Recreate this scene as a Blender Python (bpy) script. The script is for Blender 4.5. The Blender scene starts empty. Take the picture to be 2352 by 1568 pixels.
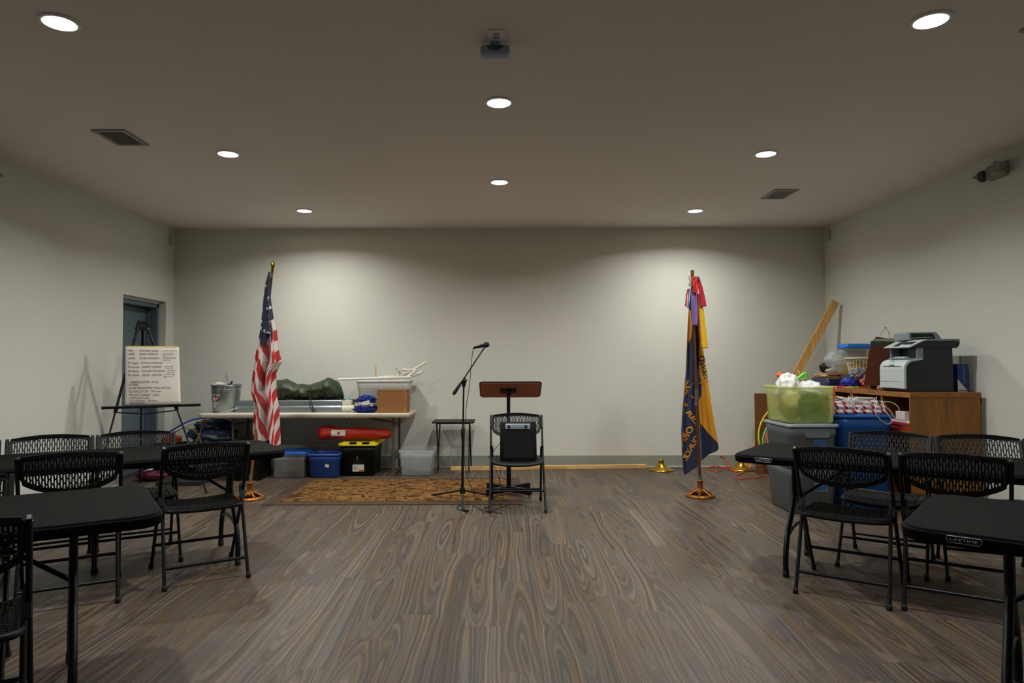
import bpy, math, random
from mathutils import Vector, Matrix, noise as mnoise

S = bpy.context.scene
COL = S.collection
random.seed(7)

# ------------------------------------------------------------------ camera
F_PX = 1568.0
PX0, PY0 = 1148.0, 784.0
CAM_Z = 1.31
TH = math.atan(52.0 / F_PX)
RO = 0.0028
_R0 = Vector((1, 0, 0)); _U0 = Vector((0, -math.sin(TH), math.cos(TH)))
CF = Vector((0, math.cos(TH), math.sin(TH)))
CR = math.cos(RO) * _R0 - math.sin(RO) * _U0
CU = math.cos(RO) * _U0 + math.sin(RO) * _R0
cam_d = bpy.data.cameras.new('camera')
cam_d.sensor_width = 36.0
cam_d.lens = 36.0 * F_PX / 2352.0
cam_d.shift_x = (1176.0 - PX0) / 2352.0
cam_d.clip_start = 0.05
cam = bpy.data.objects.new('camera', cam_d)
COL.objects.link(cam)
cam.matrix_world = Matrix(((CR.x, CU.x, -CF.x, 0), (CR.y, CU.y, -CF.y, 0),
                           (CR.z, CU.z, -CF.z, CAM_Z), (0, 0, 0, 1)))
S.camera = cam

# ------------------------------------------------------------------ world, exposure
w = bpy.data.worlds.new('world'); S.world = w
w.use_nodes = True
w.node_tree.nodes['Background'].inputs[0].default_value = (0.05, 0.055, 0.06, 1)
w.node_tree.nodes['Background'].inputs[1].default_value = 0.2
S.view_settings.view_transform = 'Standard'
S.view_settings.look = 'None'
S.view_settings.exposure = 0.0
S.view_settings.gamma = 1.0
S.view_settings.use_curve_mapping = False
LAMP_W = 26.5            # watts per recessed lamp
LAMP_COL = (0.985, 1.0, 0.965)

ROOM_X = 4.185
ROOM_Y = 8.75
ROOM_Y0 = -3.2
CEIL = 3.065


def ray(px, py):
    return (px - PX0) / F_PX * CR + (PY0 - py) / F_PX * CU + CF


def G(px, py, z=0.0):
    """where the line of sight meets the level z"""
    d = ray(px, py); t = (z - CAM_Z) / d.z
    return (d.x * t, d.y * t)


def H(px, py, Y):
    """x and z where the line of sight meets the upright plane at depth Y"""
    d = ray(px, py); t = Y / d.y
    return (d.x * t, CAM_Z + d.z * t)


def HX(px, py, X):
    d = ray(px, py); t = X / d.x
    return (d.y * t, CAM_Z + d.z * t)


# ------------------------------------------------------------------ materials
def lin(c):
    out = []
    for v in c[:3]:
        v = v / 255.0
        out.append(v / 12.92 if v <= 0.04045 else ((v + 0.055) / 1.055) ** 2.4)
    return (out[0], out[1], out[2], 1.0)


MATS = {}


def mat(name, col, rough=0.5, metal=0.0, var=0.08, scale=8.0, bump=0.0, bscale=60.0, alpha=1.0,
        emit=0.0, trans=0.0, spec=0.5, sheen=0.0, stretch=None, coords='Object'):
    if name in MATS:
        return MATS[name]
    m = bpy.data.materials.new(name); m.use_nodes = True
    nt = m.node_tree; N = nt.nodes; L = nt.links
    b = N['Principled BSDF']
    c = lin(col)
    b.inputs['Roughness'].default_value = rough
    b.inputs['Metallic'].default_value = metal
    b.inputs['Specular IOR Level'].default_value = spec
    b.inputs['Alpha'].default_value = alpha
    b.inputs['Transmission Weight'].default_value = trans
    if sheen:
        b.inputs['Sheen Weight'].default_value = sheen
    tc = N.new('ShaderNodeTexCoord'); src = tc.outputs[coords]
    if stretch:
        mp = N.new('ShaderNodeMapping'); mp.inputs['Scale'].default_value = stretch
        L.new(src, mp.inputs[0]); src = mp.outputs[0]
    nz = N.new('ShaderNodeTexNoise'); nz.inputs['Scale'].default_value = scale
    nz.inputs['Detail'].default_value = 4
    L.new(src, nz.inputs['Vector'])
    rp = N.new('ShaderNodeMix'); rp.data_type = 'RGBA'
    rp.inputs['A'].default_value = (c[0] * (1 - var), c[1] * (1 - var), c[2] * (1 - var), 1)
    rp.inputs['B'].default_value = (min(1, c[0] * (1 + var)), min(1, c[1] * (1 + var)), min(1, c[2] * (1 + var)), 1)
    L.new(nz.outputs['Fac'], rp.inputs['Factor'])
    L.new(rp.outputs['Result'], b.inputs['Base Color'])
    if bump:
        n2 = N.new('ShaderNodeTexNoise'); n2.inputs['Scale'].default_value = bscale
        n2.inputs['Detail'].default_value = 3
        L.new(src, n2.inputs['Vector'])
        bp = N.new('ShaderNodeBump'); bp.inputs['Strength'].default_value = bump
        bp.inputs['Distance'].default_value = 0.01
        L.new(n2.outputs['Fac'], bp.inputs['Height']); L.new(bp.outputs[0], b.inputs['Normal'])
    if emit:
        b.inputs['Emission Color'].default_value = c
        b.inputs['Emission Strength'].default_value = emit
    MATS[name] = m
    return m


def nodes(name):
    m = bpy.data.materials.new(name); m.use_nodes = True
    MATS[name] = m
    return m, m.node_tree.nodes, m.node_tree.links, m.node_tree.nodes['Principled BSDF']


def math_node(N, L, op, a, b=None, c=None):
    n = N.new('ShaderNodeMath'); n.operation = op
    for i, v in enumerate((a, b, c)):
        if v is None:
            continue
        if isinstance(v, (int, float)):
            n.inputs[i].default_value = v
        else:
            L.new(v, n.inputs[i])
    return n.outputs[0]


def ramp(N, L, fac, stops, interp='LINEAR'):
    r = N.new('ShaderNodeValToRGB'); r.color_ramp.interpolation = interp
    e = r.color_ramp.elements
    while len(e) < len(stops):
        e.new(0.5)
    for k, (p, c) in enumerate(stops):
        e[k].position = p; e[k].color = lin(c)
    L.new(fac, r.inputs[0])
    return r.outputs[0]


def floor_material():
    m, N, L, b = nodes('vinyl_plank')
    PW_, PL_ = 0.18, 1.22
    tc = N.new('ShaderNodeTexCoord')
    sp = N.new('ShaderNodeSeparateXYZ'); L.new(tc.outputs['Object'], sp.inputs[0])
    X, Y = sp.outputs[0], sp.outputs[1]
    Mn = lambda op, a, b_=None, c=None: math_node(N, L, op, a, b_, c)
    def cxyz(x, y, z=0.0):
        n = N.new('ShaderNodeCombineXYZ')
        for i, v in enumerate((x, y, z)):
            if isinstance(v, (int, float)):
                n.inputs[i].default_value = v
            else:
                L.new(v, n.inputs[i])
        return n.outputs[0]
    def noise(v, detail, rough=0.5, dist=0.0):
        n = N.new('ShaderNodeTexNoise'); n.inputs['Scale'].default_value = 1.0
        n.inputs['Detail'].default_value = detail; n.inputs['Roughness'].default_value = rough
        n.inputs['Distortion'].default_value = dist
        L.new(v, n.inputs['Vector']); return n.outputs['Fac']
    xr = Mn('DIVIDE', X, PW_); row = Mn('FLOOR', xr)
    w1 = N.new('ShaderNodeTexWhiteNoise'); w1.noise_dimensions = '1D'; L.new(row, w1.inputs['W'])
    yy = Mn('MULTIPLY_ADD', w1.outputs['Value'], PL_, Y)
    yr = Mn('DIVIDE', yy, PL_); col = Mn('FLOOR', yr)
    w2 = N.new('ShaderNodeTexWhiteNoise'); w2.noise_dimensions = '2D'; L.new(cxyz(row, col), w2.inputs['Vector'])
    sc = N.new('ShaderNodeSeparateColor'); L.new(w2.outputs['Color'], sc.inputs[0])
    R1, R2, R3 = sc.outputs
    xl = Mn('MULTIPLY', Mn('SUBTRACT', Mn('FRACT', xr), 0.5), PW_)
    xl = Mn('MULTIPLY_ADD', Mn('SUBTRACT', R1, 0.5), 0.24, xl)
    yl = Mn('MULTIPLY', Mn('SUBTRACT', Mn('FRACT', yr), 0.5), PL_)
    yl = Mn('MULTIPLY_ADD', Mn('SUBTRACT', R2, 0.5), 1.1, yl)
    off = Mn('MULTIPLY', R3, 60.0)
    wob = noise(cxyz(Mn('MULTIPLY_ADD', X, 9.0, off), Mn('MULTIPLY', Y, 1.3), off), 2.5, 0.5)
    wob2 = noise(cxyz(Mn('MULTIPLY_ADD', X, 3.0, off), Mn('MULTIPLY', Y, 0.9), off), 1.0)
    xw = Mn('MULTIPLY_ADD', Mn('SUBTRACT', wob2, 0.5), 0.11, xl)
    d = Mn('SQRT', Mn('ADD', Mn('POWER', Mn('ABSOLUTE', Mn('MULTIPLY', xw, 24.0)), 2.0), Mn('POWER', Mn('ABSOLUTE', Mn('MULTIPLY', yl, 1.9)), 2.0)))
    d = Mn('MULTIPLY_ADD', Mn('SUBTRACT', wob, 0.5), 0.75, d)
    rings = noise(cxyz(Mn('MULTIPLY', d, 3.4), off, 0.0), 4.5, 0.64)
    fib = noise(cxyz(Mn('MULTIPLY_ADD', X, 230.0, off), Mn('MULTIPLY', Y, 2.6)), 3.0)
    tone = noise(cxyz(Mn('MULTIPLY_ADD', X, 14.0, off), Mn('MULTIPLY', Y, 1.3)), 2.0)
    a = Mn('MULTIPLY', rings, 1.05)
    a = Mn('MULTIPLY_ADD', fib, 0.32, a)
    a = Mn('MULTIPLY_ADD', tone, 0.22, a)
    a = Mn('MULTIPLY_ADD', R1, 0.05, a)
    a = Mn('SUBTRACT', a, 0.32)
    c = ramp(N, L, a, [(0.24, (44, 33, 26)), (0.40, (66, 54, 45)), (0.52, (86, 74, 63)), (0.66, (106, 95, 84)), (0.82, (144, 134, 122))])
    hs = N.new('ShaderNodeHueSaturation')
    L.new(Mn('MULTIPLY_ADD', tone, 2.2, -0.10), hs.inputs['Saturation']); L.new(c, hs.inputs['Color'])
    ex = Mn('ABSOLUTE', Mn('SUBTRACT', Mn('FRACT', xr), 0.5)); ey = Mn('ABSOLUTE', Mn('SUBTRACT', Mn('FRACT', yr), 0.5))
    seam = Mn('MAXIMUM', Mn('GREATER_THAN', ex, 0.4955), Mn('GREATER_THAN', ey, 0.4991))
    mx = N.new('ShaderNodeMix'); mx.data_type = 'RGBA'; mx.blend_type = 'MULTIPLY'
    L.new(Mn('MULTIPLY', seam, 0.45), mx.inputs['Factor'])
    L.new(hs.outputs[0], mx.inputs['A']); mx.inputs['B'].default_value = (0.12, 0.1, 0.09, 1)
    L.new(mx.outputs['Result'], b.inputs['Base Color'])
    b.inputs['Roughness'].default_value = 0.45
    b.inputs['Specular IOR Level'].default_value = 0.3
    bp = N.new('ShaderNodeBump'); bp.inputs['Strength'].default_value = 0.1; bp.inputs['Distance'].default_value = 0.002
    L.new(a, bp.inputs['Height']); L.new(bp.outputs[0], b.inputs['Normal'])
    return m


def oak_material(name='oak_laminate', c1=(108, 66, 10), c2=(150, 98, 26), stretch=(30, 2.2, 2.2), rough=0.35):
    m, N, L, b = nodes(name)
    tc = N.new('ShaderNodeTexCoord'); mp = N.new('ShaderNodeMapping')
    mp.inputs['Scale'].default_value = stretch
    L.new(tc.outputs['Object'], mp.inputs[0])
    n = N.new('ShaderNodeTexNoise'); n.inputs['Scale'].default_value = 1.3; n.inputs['Detail'].default_value = 5
    n.inputs['Distortion'].default_value = 0.6
    L.new(mp.outputs[0], n.inputs['Vector'])
    L.new(ramp(N, L, n.outputs['Fac'], [(0.3, c1), (0.7, c2)]), b.inputs['Base Color'])
    b.inputs['Roughness'].default_value = rough
    return m


def rug_material():
    m, N, L, b = nodes('patterned_rug')
    tc = N.new('ShaderNodeTexCoord'); mp = N.new('ShaderNodeMapping')
    mp.inputs['Scale'].default_value = (2.1, 3.0, 1)
    L.new(tc.outputs['Object'], mp.inputs[0])
    n = N.new('ShaderNodeTexNoise'); n.inputs['Scale'].default_value = 1.6; n.inputs['Detail'].default_value = 1.5
    n.inputs['Distortion'].default_value = 1.3
    L.new(mp.outputs[0], n.inputs['Vector'])
    s = math_node(N, L, 'SINE', math_node(N, L, 'MULTIPLY', n.outputs['Fac'], 34.0))
    s = math_node(N, L, 'MULTIPLY_ADD', s, 0.5, 0.5)
    L.new(ramp(N, L, s, [(0.30, (66, 44, 22)), (0.42, (122, 86, 46)), (0.9, (130, 94, 52)), (1.0, (92, 64, 34))]), b.inputs['Base Color'])
    b.inputs['Roughness'].default_value = 0.95
    b.inputs['Specular IOR Level'].default_value = 0.1
    return m


def stripe_uv_material():
    """fabric coordinates: y = stripe number, under 0 the blue field"""
    m, N, L, b = nodes('striped_nylon')
    uv = N.new('ShaderNodeUVMap'); uv.uv_map = 'UVMap'
    sp = N.new('ShaderNodeSeparateXYZ'); L.new(uv.outputs[0], sp.inputs[0])
    ph = sp.outputs[1]
    fl = math_node(N, L, 'FLOOR', ph)
    md = math_node(N, L, 'FLOORED_MODULO', fl, 2.0)
    mx = N.new('ShaderNodeMix'); mx.data_type = 'RGBA'
    mx.inputs['A'].default_value = lin((206, 196, 190)); mx.inputs['B'].default_value = lin((176, 14, 8))
    L.new(md, mx.inputs['Factor'])
    m2 = N.new('ShaderNodeMix'); m2.data_type = 'RGBA'
    L.new(math_node(N, L, 'LESS_THAN', sp.outputs[0], 0.0), m2.inputs['Factor'])
    L.new(mx.outputs['Result'], m2.inputs['A']); m2.inputs['B'].default_value = lin((14, 19, 58))
    L.new(m2.outputs['Result'], b.inputs['Base Color'])
    b.inputs['Roughness'].default_value = 0.6
    b.inputs['Sheen Weight'].default_value = 0.2
    n = N.new('ShaderNodeTexNoise'); n.inputs['Scale'].default_value = 60
    bp = N.new('ShaderNodeBump'); bp.inputs['Strength'].default_value = 0.15; bp.inputs['Distance'].default_value = 0.004
    tc = N.new('ShaderNodeTexCoord'); L.new(tc.outputs['Object'], n.inputs['Vector'])
    L.new(n.outputs['Fac'], bp.inputs['Height']); L.new(bp.outputs[0], b.inputs['Normal'])
    return m


def banner_uv_material():
    """fabric coordinates: x > 0 gold cloth, y > 0 red applique, else navy"""
    m, N, L, b = nodes('navy_gold_nylon')
    uv = N.new('ShaderNodeUVMap'); uv.uv_map = 'UVMap'
    sp = N.new('ShaderNodeSeparateXYZ'); L.new(uv.outputs[0], sp.inputs[0])
    mx = N.new('ShaderNodeMix'); mx.data_type = 'RGBA'
    mx.inputs['A'].default_value = lin((22, 30, 66)); mx.inputs['B'].default_value = lin((222, 150, 12))
    L.new(math_node(N, L, 'GREATER_THAN', sp.outputs[0], 0.0), mx.inputs['Factor'])
    m2 = N.new('ShaderNodeMix'); m2.data_type = 'RGBA'
    L.new(math_node(N, L, 'GREATER_THAN', sp.outputs[1], 0.0), m2.inputs['Factor'])
    L.new(mx.outputs['Result'], m2.inputs['A']); m2.inputs['B'].default_value = lin((160, 30, 44))
    L.new(m2.outputs['Result'], b.inputs['Base Color'])
    b.inputs['Roughness'].default_value = 0.5
    b.inputs['Sheen Weight'].default_value = 0.3
    return m


M_WALL = mat('wall_paint', (208, 208, 199), 0.85, var=0.015, scale=2.0, bump=0.05, bscale=140, spec=0.2)
M_CEIL = mat('ceiling_paint', (228, 222, 216), 0.9, var=0.015, scale=2.0, bump=0.05, bscale=90, spec=0.1)
M_BASE = mat('vinyl_cove_base', (142, 144, 134), 0.45, var=0.04)
M_CAULK = mat('white_caulk', (210, 208, 200), 0.5)
M_FLOOR = floor_material()
M_BLK = mat('black_plastic', (9, 10, 11), 0.5, var=0.1, bump=0.06, bscale=300, spec=0.3)
M_BLKM = mat('black_coated_steel', (7, 11, 17), 0.42, var=0.1, spec=0.3)
M_TBL = mat('black_table_plastic', (12, 12, 11), 0.75, var=0.08, bump=0.2, bscale=420, spec=0.06)
M_RUB = mat('black_rubber', (18, 18, 18), 0.7)
M_WHT = mat('white_plastic', (214, 212, 204), 0.45, var=0.04)
M_PAPER = mat('white_paper', (214, 204, 196), 0.8, var=0.03)
M_INK = mat('black_ink', (34, 30, 30), 0.8)
M_BRASS = mat('brass', (190, 150, 60), 0.25, 1.0, var=0.1)
M_BRASS2 = mat('bronze_enamel', (156, 96, 36), 0.35, 0.7, var=0.15)
M_POLE = mat('oak_pole', (120, 78, 40), 0.4, var=0.15, stretch=(20, 20, 1))
M_STEEL = mat('bright_steel', (190, 192, 196), 0.22, 1.0)
M_ALU = mat('brushed_aluminium', (170, 174, 178), 0.32, 0.9, var=0.06, stretch=(1, 40, 40))
M_GALV = mat('galvanised_steel', (150, 160, 158), 0.34, 0.85, var=0.22, scale=14)
M_OAK = oak_material()
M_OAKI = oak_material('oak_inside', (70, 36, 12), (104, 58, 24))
M_PINE = oak_material('pine_board', (184, 138, 78), (222, 184, 124), (3, 26, 26), 0.6)
M_PINE2 = oak_material('pine_stud', (186, 130, 66), (220, 176, 108), (26, 26, 2.5), 0.55)
M_CARD = mat('cardboard', (142, 96, 52), 0.85, var=0.06, stretch=(1, 1, 8))
M_TAPE = mat('packing_tape', (168, 128, 80), 0.25)


# ------------------------------------------------------------------ mesh kit
class MB:
    def __init__(s):
        s.v = []; s.f = []; s.sm = []; s.uv = None

    def add(s, vs, fs, smooth=False):
        o = len(s.v)
        s.v.extend([tuple(p) for p in vs])
        for f in fs:
            s.f.append(tuple(i + o for i in f)); s.sm.append(smooth)

    def box(s, x0, y0, z0, x1, y1, z1, M=None):
        vs = [(x0, y0, z0), (x1, y0, z0), (x1, y1, z0), (x0, y1, z0), (x0, y0, z1), (x1, y0, z1), (x1, y1, z1), (x0, y1, z1)]
        if M is not None:
            vs = [M @ Vector(p) for p in vs]
        s.add(vs, [(0, 3, 2, 1), (4, 5, 6, 7), (0, 1, 5, 4), (1, 2, 6, 5), (2, 3, 7, 6), (3, 0, 4, 7)])
        return s

    def beam(s, a, b, w, h, up=(0, 0, 1)):
        a = Vector(a); b = Vector(b); d = (b - a).normalized(); up = Vector(up)
        x = d.cross(up)
        if x.length < 1e-4:
            x = d.cross(Vector((1, 0, 0)))
        x.normalize(); z = x.cross(d).normalized()
        vs = []
        for p in (a, b):
            for sx, sz in ((-1, -1), (1, -1), (1, 1), (-1, 1)):
                vs.append(p + x * sx * w / 2 + z * sz * h / 2)
        s.add(vs, [(0, 3, 2, 1), (4, 5, 6, 7), (0, 1, 5, 4), (1, 2, 6, 5), (2, 3, 7, 6), (3, 0, 4, 7)])
        return s

    def tube(s, path, r, n=8, closed=False, caps=True):
        P = [Vector(p) for p in path]; k = len(P)
        rr = r if isinstance(r, (list, tuple)) else [r] * k
        T = []
        for i in range(k):
            if closed:
                d = P[(i + 1) % k] - P[i - 1]
            else:
                d = P[min(i + 1, k - 1)] - P[max(i - 1, 0)]
            T.append(d.normalized() if d.length > 1e-9 else Vector((0, 0, 1)))
        u = T[0].orthogonal().normalized()
        vs = []
        for i in range(k):
            u = (u - T[i] * u.dot(T[i]))
            u = u.normalized() if u.length > 1e-6 else T[i].orthogonal().normalized()
            w_ = T[i].cross(u)
            for j in range(n):
                a = 2 * math.pi * j / n
                vs.append(P[i] + (u * math.cos(a) + w_ * math.sin(a)) * rr[i])
        fs = []
        for i in range(k if closed else k - 1):
            for j in range(n):
                a = i * n + j; b = i * n + (j + 1) % n
                c = ((i + 1) % k) * n + (j + 1) % n; d = ((i + 1) % k) * n + j
                fs.append((a, b, c, d))
        s.add(vs, fs, True)
        if caps and not closed:
            s.add(vs[:n], [tuple(range(n - 1, -1, -1))])
            s.add(vs[-n:], [tuple(range(n))])
        return s

    def lathe(s, prof, c=(0, 0, 0), n=32, M=None, smooth=True, arc=None):
        vs = []
        for r, z in prof:
            for j in range(n):
                a = 2 * math.pi * j / n
                p = Vector((c[0] + r * math.cos(a), c[1] + r * math.sin(a), c[2] + z))
                vs.append(M @ p if M is not None else p)
        fs = []
        for i in range(len(prof) - 1):
            for j in range(n):
                fs.append((i * n + j, i * n + (j + 1) % n, (i + 1) * n + (j + 1) % n, (i + 1) * n + j))
        s.add(vs, fs, smooth)
        if prof[0][0] > 1e-5:
            s.add(vs[:n], [tuple(range(n - 1, -1, -1))])
        if prof[-1][0] > 1e-5:
            s.add(vs[-n:], [tuple(range(n))])
        return s

    def loft(s, rings, cap0=True, cap1=True, smooth=True):
        """rings = lists of equal length of points"""
        n = len(rings[0]); vs = [p for r in rings for p in r]; fs = []
        for i in range(len(rings) - 1):
            for j in range(n):
                fs.append((i * n + j, i * n + (j + 1) % n, (i + 1) * n + (j + 1) % n, (i + 1) * n + j))
        s.add(vs, fs, smooth)
        if cap0:
            s.add(rings[0], [tuple(range(n - 1, -1, -1))])
        if cap1:
            s.add(rings[-1], [tuple(range(n))])
        return s

    def prism(s, poly, z0, z1, M=None):
        n = len(poly)
        vs = [Vector((p[0], p[1], z0)) for p in poly] + [Vector((p[0], p[1], z1)) for p in poly]
        if M is not None:
            vs = [M @ p for p in vs]
        fs = [tuple(range(n - 1, -1, -1)), tuple(range(n, 2 * n))]
        fs += [(i, (i + 1) % n, n + (i + 1) % n, n + i) for i in range(n)]
        s.add(vs, fs)
        return s

    def grid(s, nu, nv, fn, smooth=True, uvfn=None):
        vs = [fn(i / nu, j / nv) for j in range(nv + 1) for i in range(nu + 1)]
        fs = [(j * (nu + 1) + i, j * (nu + 1) + i + 1, (j + 1) * (nu + 1) + i + 1, (j + 1) * (nu + 1) + i)
              for j in range(nv) for i in range(nu)]
        s.add(vs, fs, smooth)
        if uvfn:
            s.uv = [uvfn(i / nu, j / nv) for j in range(nv + 1) for i in range(nu + 1)]
        return s

    def blob(s, c, size, amp=0.15, freq=2.0, nu=28, nv=18, seed=0, flat=0.0, zmin=None, crease=1.0):
        def fn(u, v):
            a = 2 * math.pi * u; b = math.pi * v
            d = Vector((math.sin(b) * math.cos(a), math.sin(b) * math.sin(a), -math.cos(b)))
            k = mnoise.noise(d * freq + Vector((seed * 3.1, seed * 1.7, seed)))
            k2 = abs(mnoise.noise(d * freq * 2.7 + Vector((seed, 9 + seed, 3))))
            r = 1 + amp * k * 2 - amp * crease * k2 * 1.5
            p = Vector((c[0] + d.x * size[0] * r, c[1] + d.y * size[1] * r, c[2] + d.z * size[2] * r))
            if zmin is not None and p.z < zmin:
                p.z = zmin
            return p
        return s.grid(nu, nv, fn)


def rrect(w, d, r, z, n=6, cx=0.0, cy=0.0):
    pts = []
    r = min(r, w / 2 - 1e-4, d / 2 - 1e-4)
    for qx, qy, a0 in ((1, 1, 0), (-1, 1, 90), (-1, -1, 180), (1, -1, 270)):
        for k in range(n + 1):
            a = math.radians(a0 + 90.0 * k / n)
            pts.append(Vector((cx + qx * (w / 2 - r) + r * math.cos(a), cy + qy * (d / 2 - r) + r * math.sin(a), z)))
    return pts


def obj(name, mb, m, parent=None, bevel=0.0, solid=0.0, seg=2, loc=None, rotz=None):
    me = bpy.data.meshes.new(name)
    me.from_pydata(mb.v, [], mb.f)
    me.polygons.foreach_set('use_smooth', mb.sm)
    me.materials.append(m)
    if mb.uv:
        uvl = me.uv_layers.new(name='UVMap')
        for lp in me.loops:
            uvl.data[lp.index].uv = mb.uv[lp.vertex_index]
    me.update()
    o = bpy.data.objects.new(name, me); COL.objects.link(o)
    if parent is not None:
        o.parent = parent
    if loc is not None:
        o.location = loc
    if rotz is not None:
        o.rotation_euler = (0, 0, rotz)
    if bevel:
        b = o.modifiers.new('bevel', 'BEVEL'); b.width = bevel; b.segments = seg; b.limit_method = 'ANGLE'
        b.angle_limit = math.radians(40)
    if solid:
        b = o.modifiers.new('solidify', 'SOLIDIFY'); b.thickness = solid; b.offset = 0
    return o


def tag(o, label, cat, group=None):
    o['label'] = label; o['category'] = cat
    if group:
        o['group'] = group
    return o


def thing(name, label, cat, loc=(0, 0, 0), rotz=0.0, group=None):
    o = bpy.data.objects.new(name, None); COL.objects.link(o)
    o.empty_display_size = 0.1
    o.location = loc; o.rotation_euler = (0, 0, rotz)
    return tag(o, label, cat, group)


def struct(name, mb, m, parent=None, **k):
    o = obj(name, mb, m, parent, **k)
    if parent is None:
        o['kind'] = 'structure'
    return o


def copy_tree(o, parent=None):
    c = o.copy(); COL.objects.link(c)
    if parent is not None:
        c.parent = parent
    for ch in list(o.children):
        copy_tree(ch, c)
    return c


BOLD = [0.0]


def text_mesh(s, fn, size=1.0, align='LEFT'):
    """flat lettering; fn maps (x, y) of the text to a point. returns MB pieces, width"""
    cu = bpy.data.curves.new('t', 'FONT'); cu.body = s; cu.size = size; cu.align_x = align
    cu.resolution_u = 2; cu.offset = BOLD[0]
    to = bpy.data.objects.new('t', cu); COL.objects.link(to)
    dg = bpy.context.evaluated_depsgraph_get()
    me = bpy.data.meshes.new_from_object(to.evaluated_get(dg))
    vs = [v.co.copy() for v in me.vertices]; fs = [tuple(p.vertices) for p in me.polygons]
    bpy.data.objects.remove(to); bpy.data.curves.remove(cu); bpy.data.meshes.remove(me)
    return vs, fs


def add_text(mb, s, origin, xdir, ydir, height, width=None):
    """write s from origin along xdir; height of capitals; width = total length if given"""
    vs, fs = text_mesh(s, None)
    if not vs:
        return
    x0 = min(v.x for v in vs); x1 = max(v.x for v in vs)
    k = height / 0.70
    kx = k if width is None else width / max(1e-6, x1 - x0)
    O = Vector(origin); X = Vector(xdir).normalized(); Y = Vector(ydir).normalized()
    mb.add([O + X * (v.x - x0) * kx + Y * v.y * k for v in vs], fs)


def arc(c, r, a0, a1, n, plane='xz', y=0.0):
    out = []
    for i in range(n + 1):
        a = math.radians(a0 + (a1 - a0) * i / n)
        if plane == 'xz':
            out.append((c[0] + r * math.cos(a), y, c[1] + r * math.sin(a)))
        else:
            out.append((c[0] + r * math.cos(a), c[1] + r * math.sin(a), y))
    return out


def smooth_path(pts, k=6, closed=False):
    P = [Vector(p) for p in pts]; n = len(P); out = []
    rng = n if closed else n - 1
    for i in range(rng):
        p0 = P[(i - 1) % n] if closed or i > 0 else P[0]
        p1 = P[i]; p2 = P[(i + 1) % n]
        p3 = P[(i + 2) % n] if closed or i + 2 < n else P[-1]
        for j in range(k):
            t = j / k
            out.append(0.5 * ((2 * p1) + (-p0 + p2) * t + (2 * p0 - 5 * p1 + 4 * p2 - p3) * t * t + (-p0 + 3 * p1 - 3 * p2 + p3) * t ** 3))
    if not closed:
        out.append(P[-1])
    return out


def interp(tab, x):
    if x <= tab[0][0]:
        return tab[0][1]
    for (a, b), (c, d) in zip(tab, tab[1:]):
        if x <= c:
            return b + (d - b) * (x - a) / (c - a)
    return tab[-1][1]


# ------------------------------------------------------------------ room shell
struct('floor', MB().box(-ROOM_X - .2, ROOM_Y0, -0.1, ROOM_X + .2, ROOM_Y + .2, 0), M_FLOOR)
struct('ceiling', MB().box(-ROOM_X - .2, ROOM_Y0, CEIL, ROOM_X + .2, ROOM_Y + .2, CEIL + .1), M_CEIL)
struct('wall_back', MB().box(-ROOM_X - .2, ROOM_Y, 0, ROOM_X + .2, ROOM_Y + .15, CEIL), M_WALL)
struct('wall_right', MB().box(ROOM_X, ROOM_Y0, 0, ROOM_X + .2, ROOM_Y, CEIL), M_WALL)
struct('wall_front', MB().box(-ROOM_X - .2, ROOM_Y0 - .15, 0, ROOM_X + .2, ROOM_Y0, CEIL), M_WALL)
DY0, DY1, DZ = 7.57, 8.54, 2.10
wl = MB()
wl.box(-ROOM_X - .3, ROOM_Y0, 0, -ROOM_X, DY0, CEIL)
wl.box(-ROOM_X - .3, DY1, 0, -ROOM_X, ROOM_Y, CEIL)
wl.box(-ROOM_X - .3, DY0, DZ, -ROOM_X, DY1, CEIL)
struct('wall_left', wl, M_WALL)
M_DOOR = mat('grey_blue_door_paint', (92, 106, 116), 0.4, var=0.03)
M_FRAME = mat('grey_blue_frame_paint', (84, 98, 108), 0.35, var=0.03)
fr = MB()
XA, XB = -ROOM_X - .085, -ROOM_X - .25
fr.box(XB, DY1 - .05, 0, XA, DY1, DZ - .03).box(XB, DY0, 0, XA, DY0 + .05, DZ - .03)
fr.box(XB, DY0, DZ - .08, XA, DY1, DZ - .03)
fr.box(XB, DY1 - .065, 0, XB + .07, DY1 - .04, DZ - .08).box(XB, DY0 + .04, 0, XB + .07, DY0 + .065, DZ - .08)
struct('trim_1', fr, M_FRAME, bevel=.004)
fill = MB().box(-ROOM_X - .3, DY0, DZ - .03, -ROOM_X - .085, DY1, DZ)
struct('trim_2', fill, M_WALL)
dr = bpy.data.objects.new('door_1', None); COL.objects.link(dr); dr['kind'] = 'structure'
dr.location = (-ROOM_X - .22, (DY0 + DY1) / 2, 0)
obj('door_panel', MB().box(-.045, -.43, .01, 0, .43, DZ - .085), M_DOOR, dr, bevel=.003)
obj('door_handle', MB().tube([(0, .36, 1.0), (.05, .36, 1.0), (.055, .25, 1.0)], .01), M_STEEL, dr)
struct('wall_closet', MB().box(-ROOM_X - .36, DY0, 0, -ROOM_X - .3, DY1, DZ), M_WALL)

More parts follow.
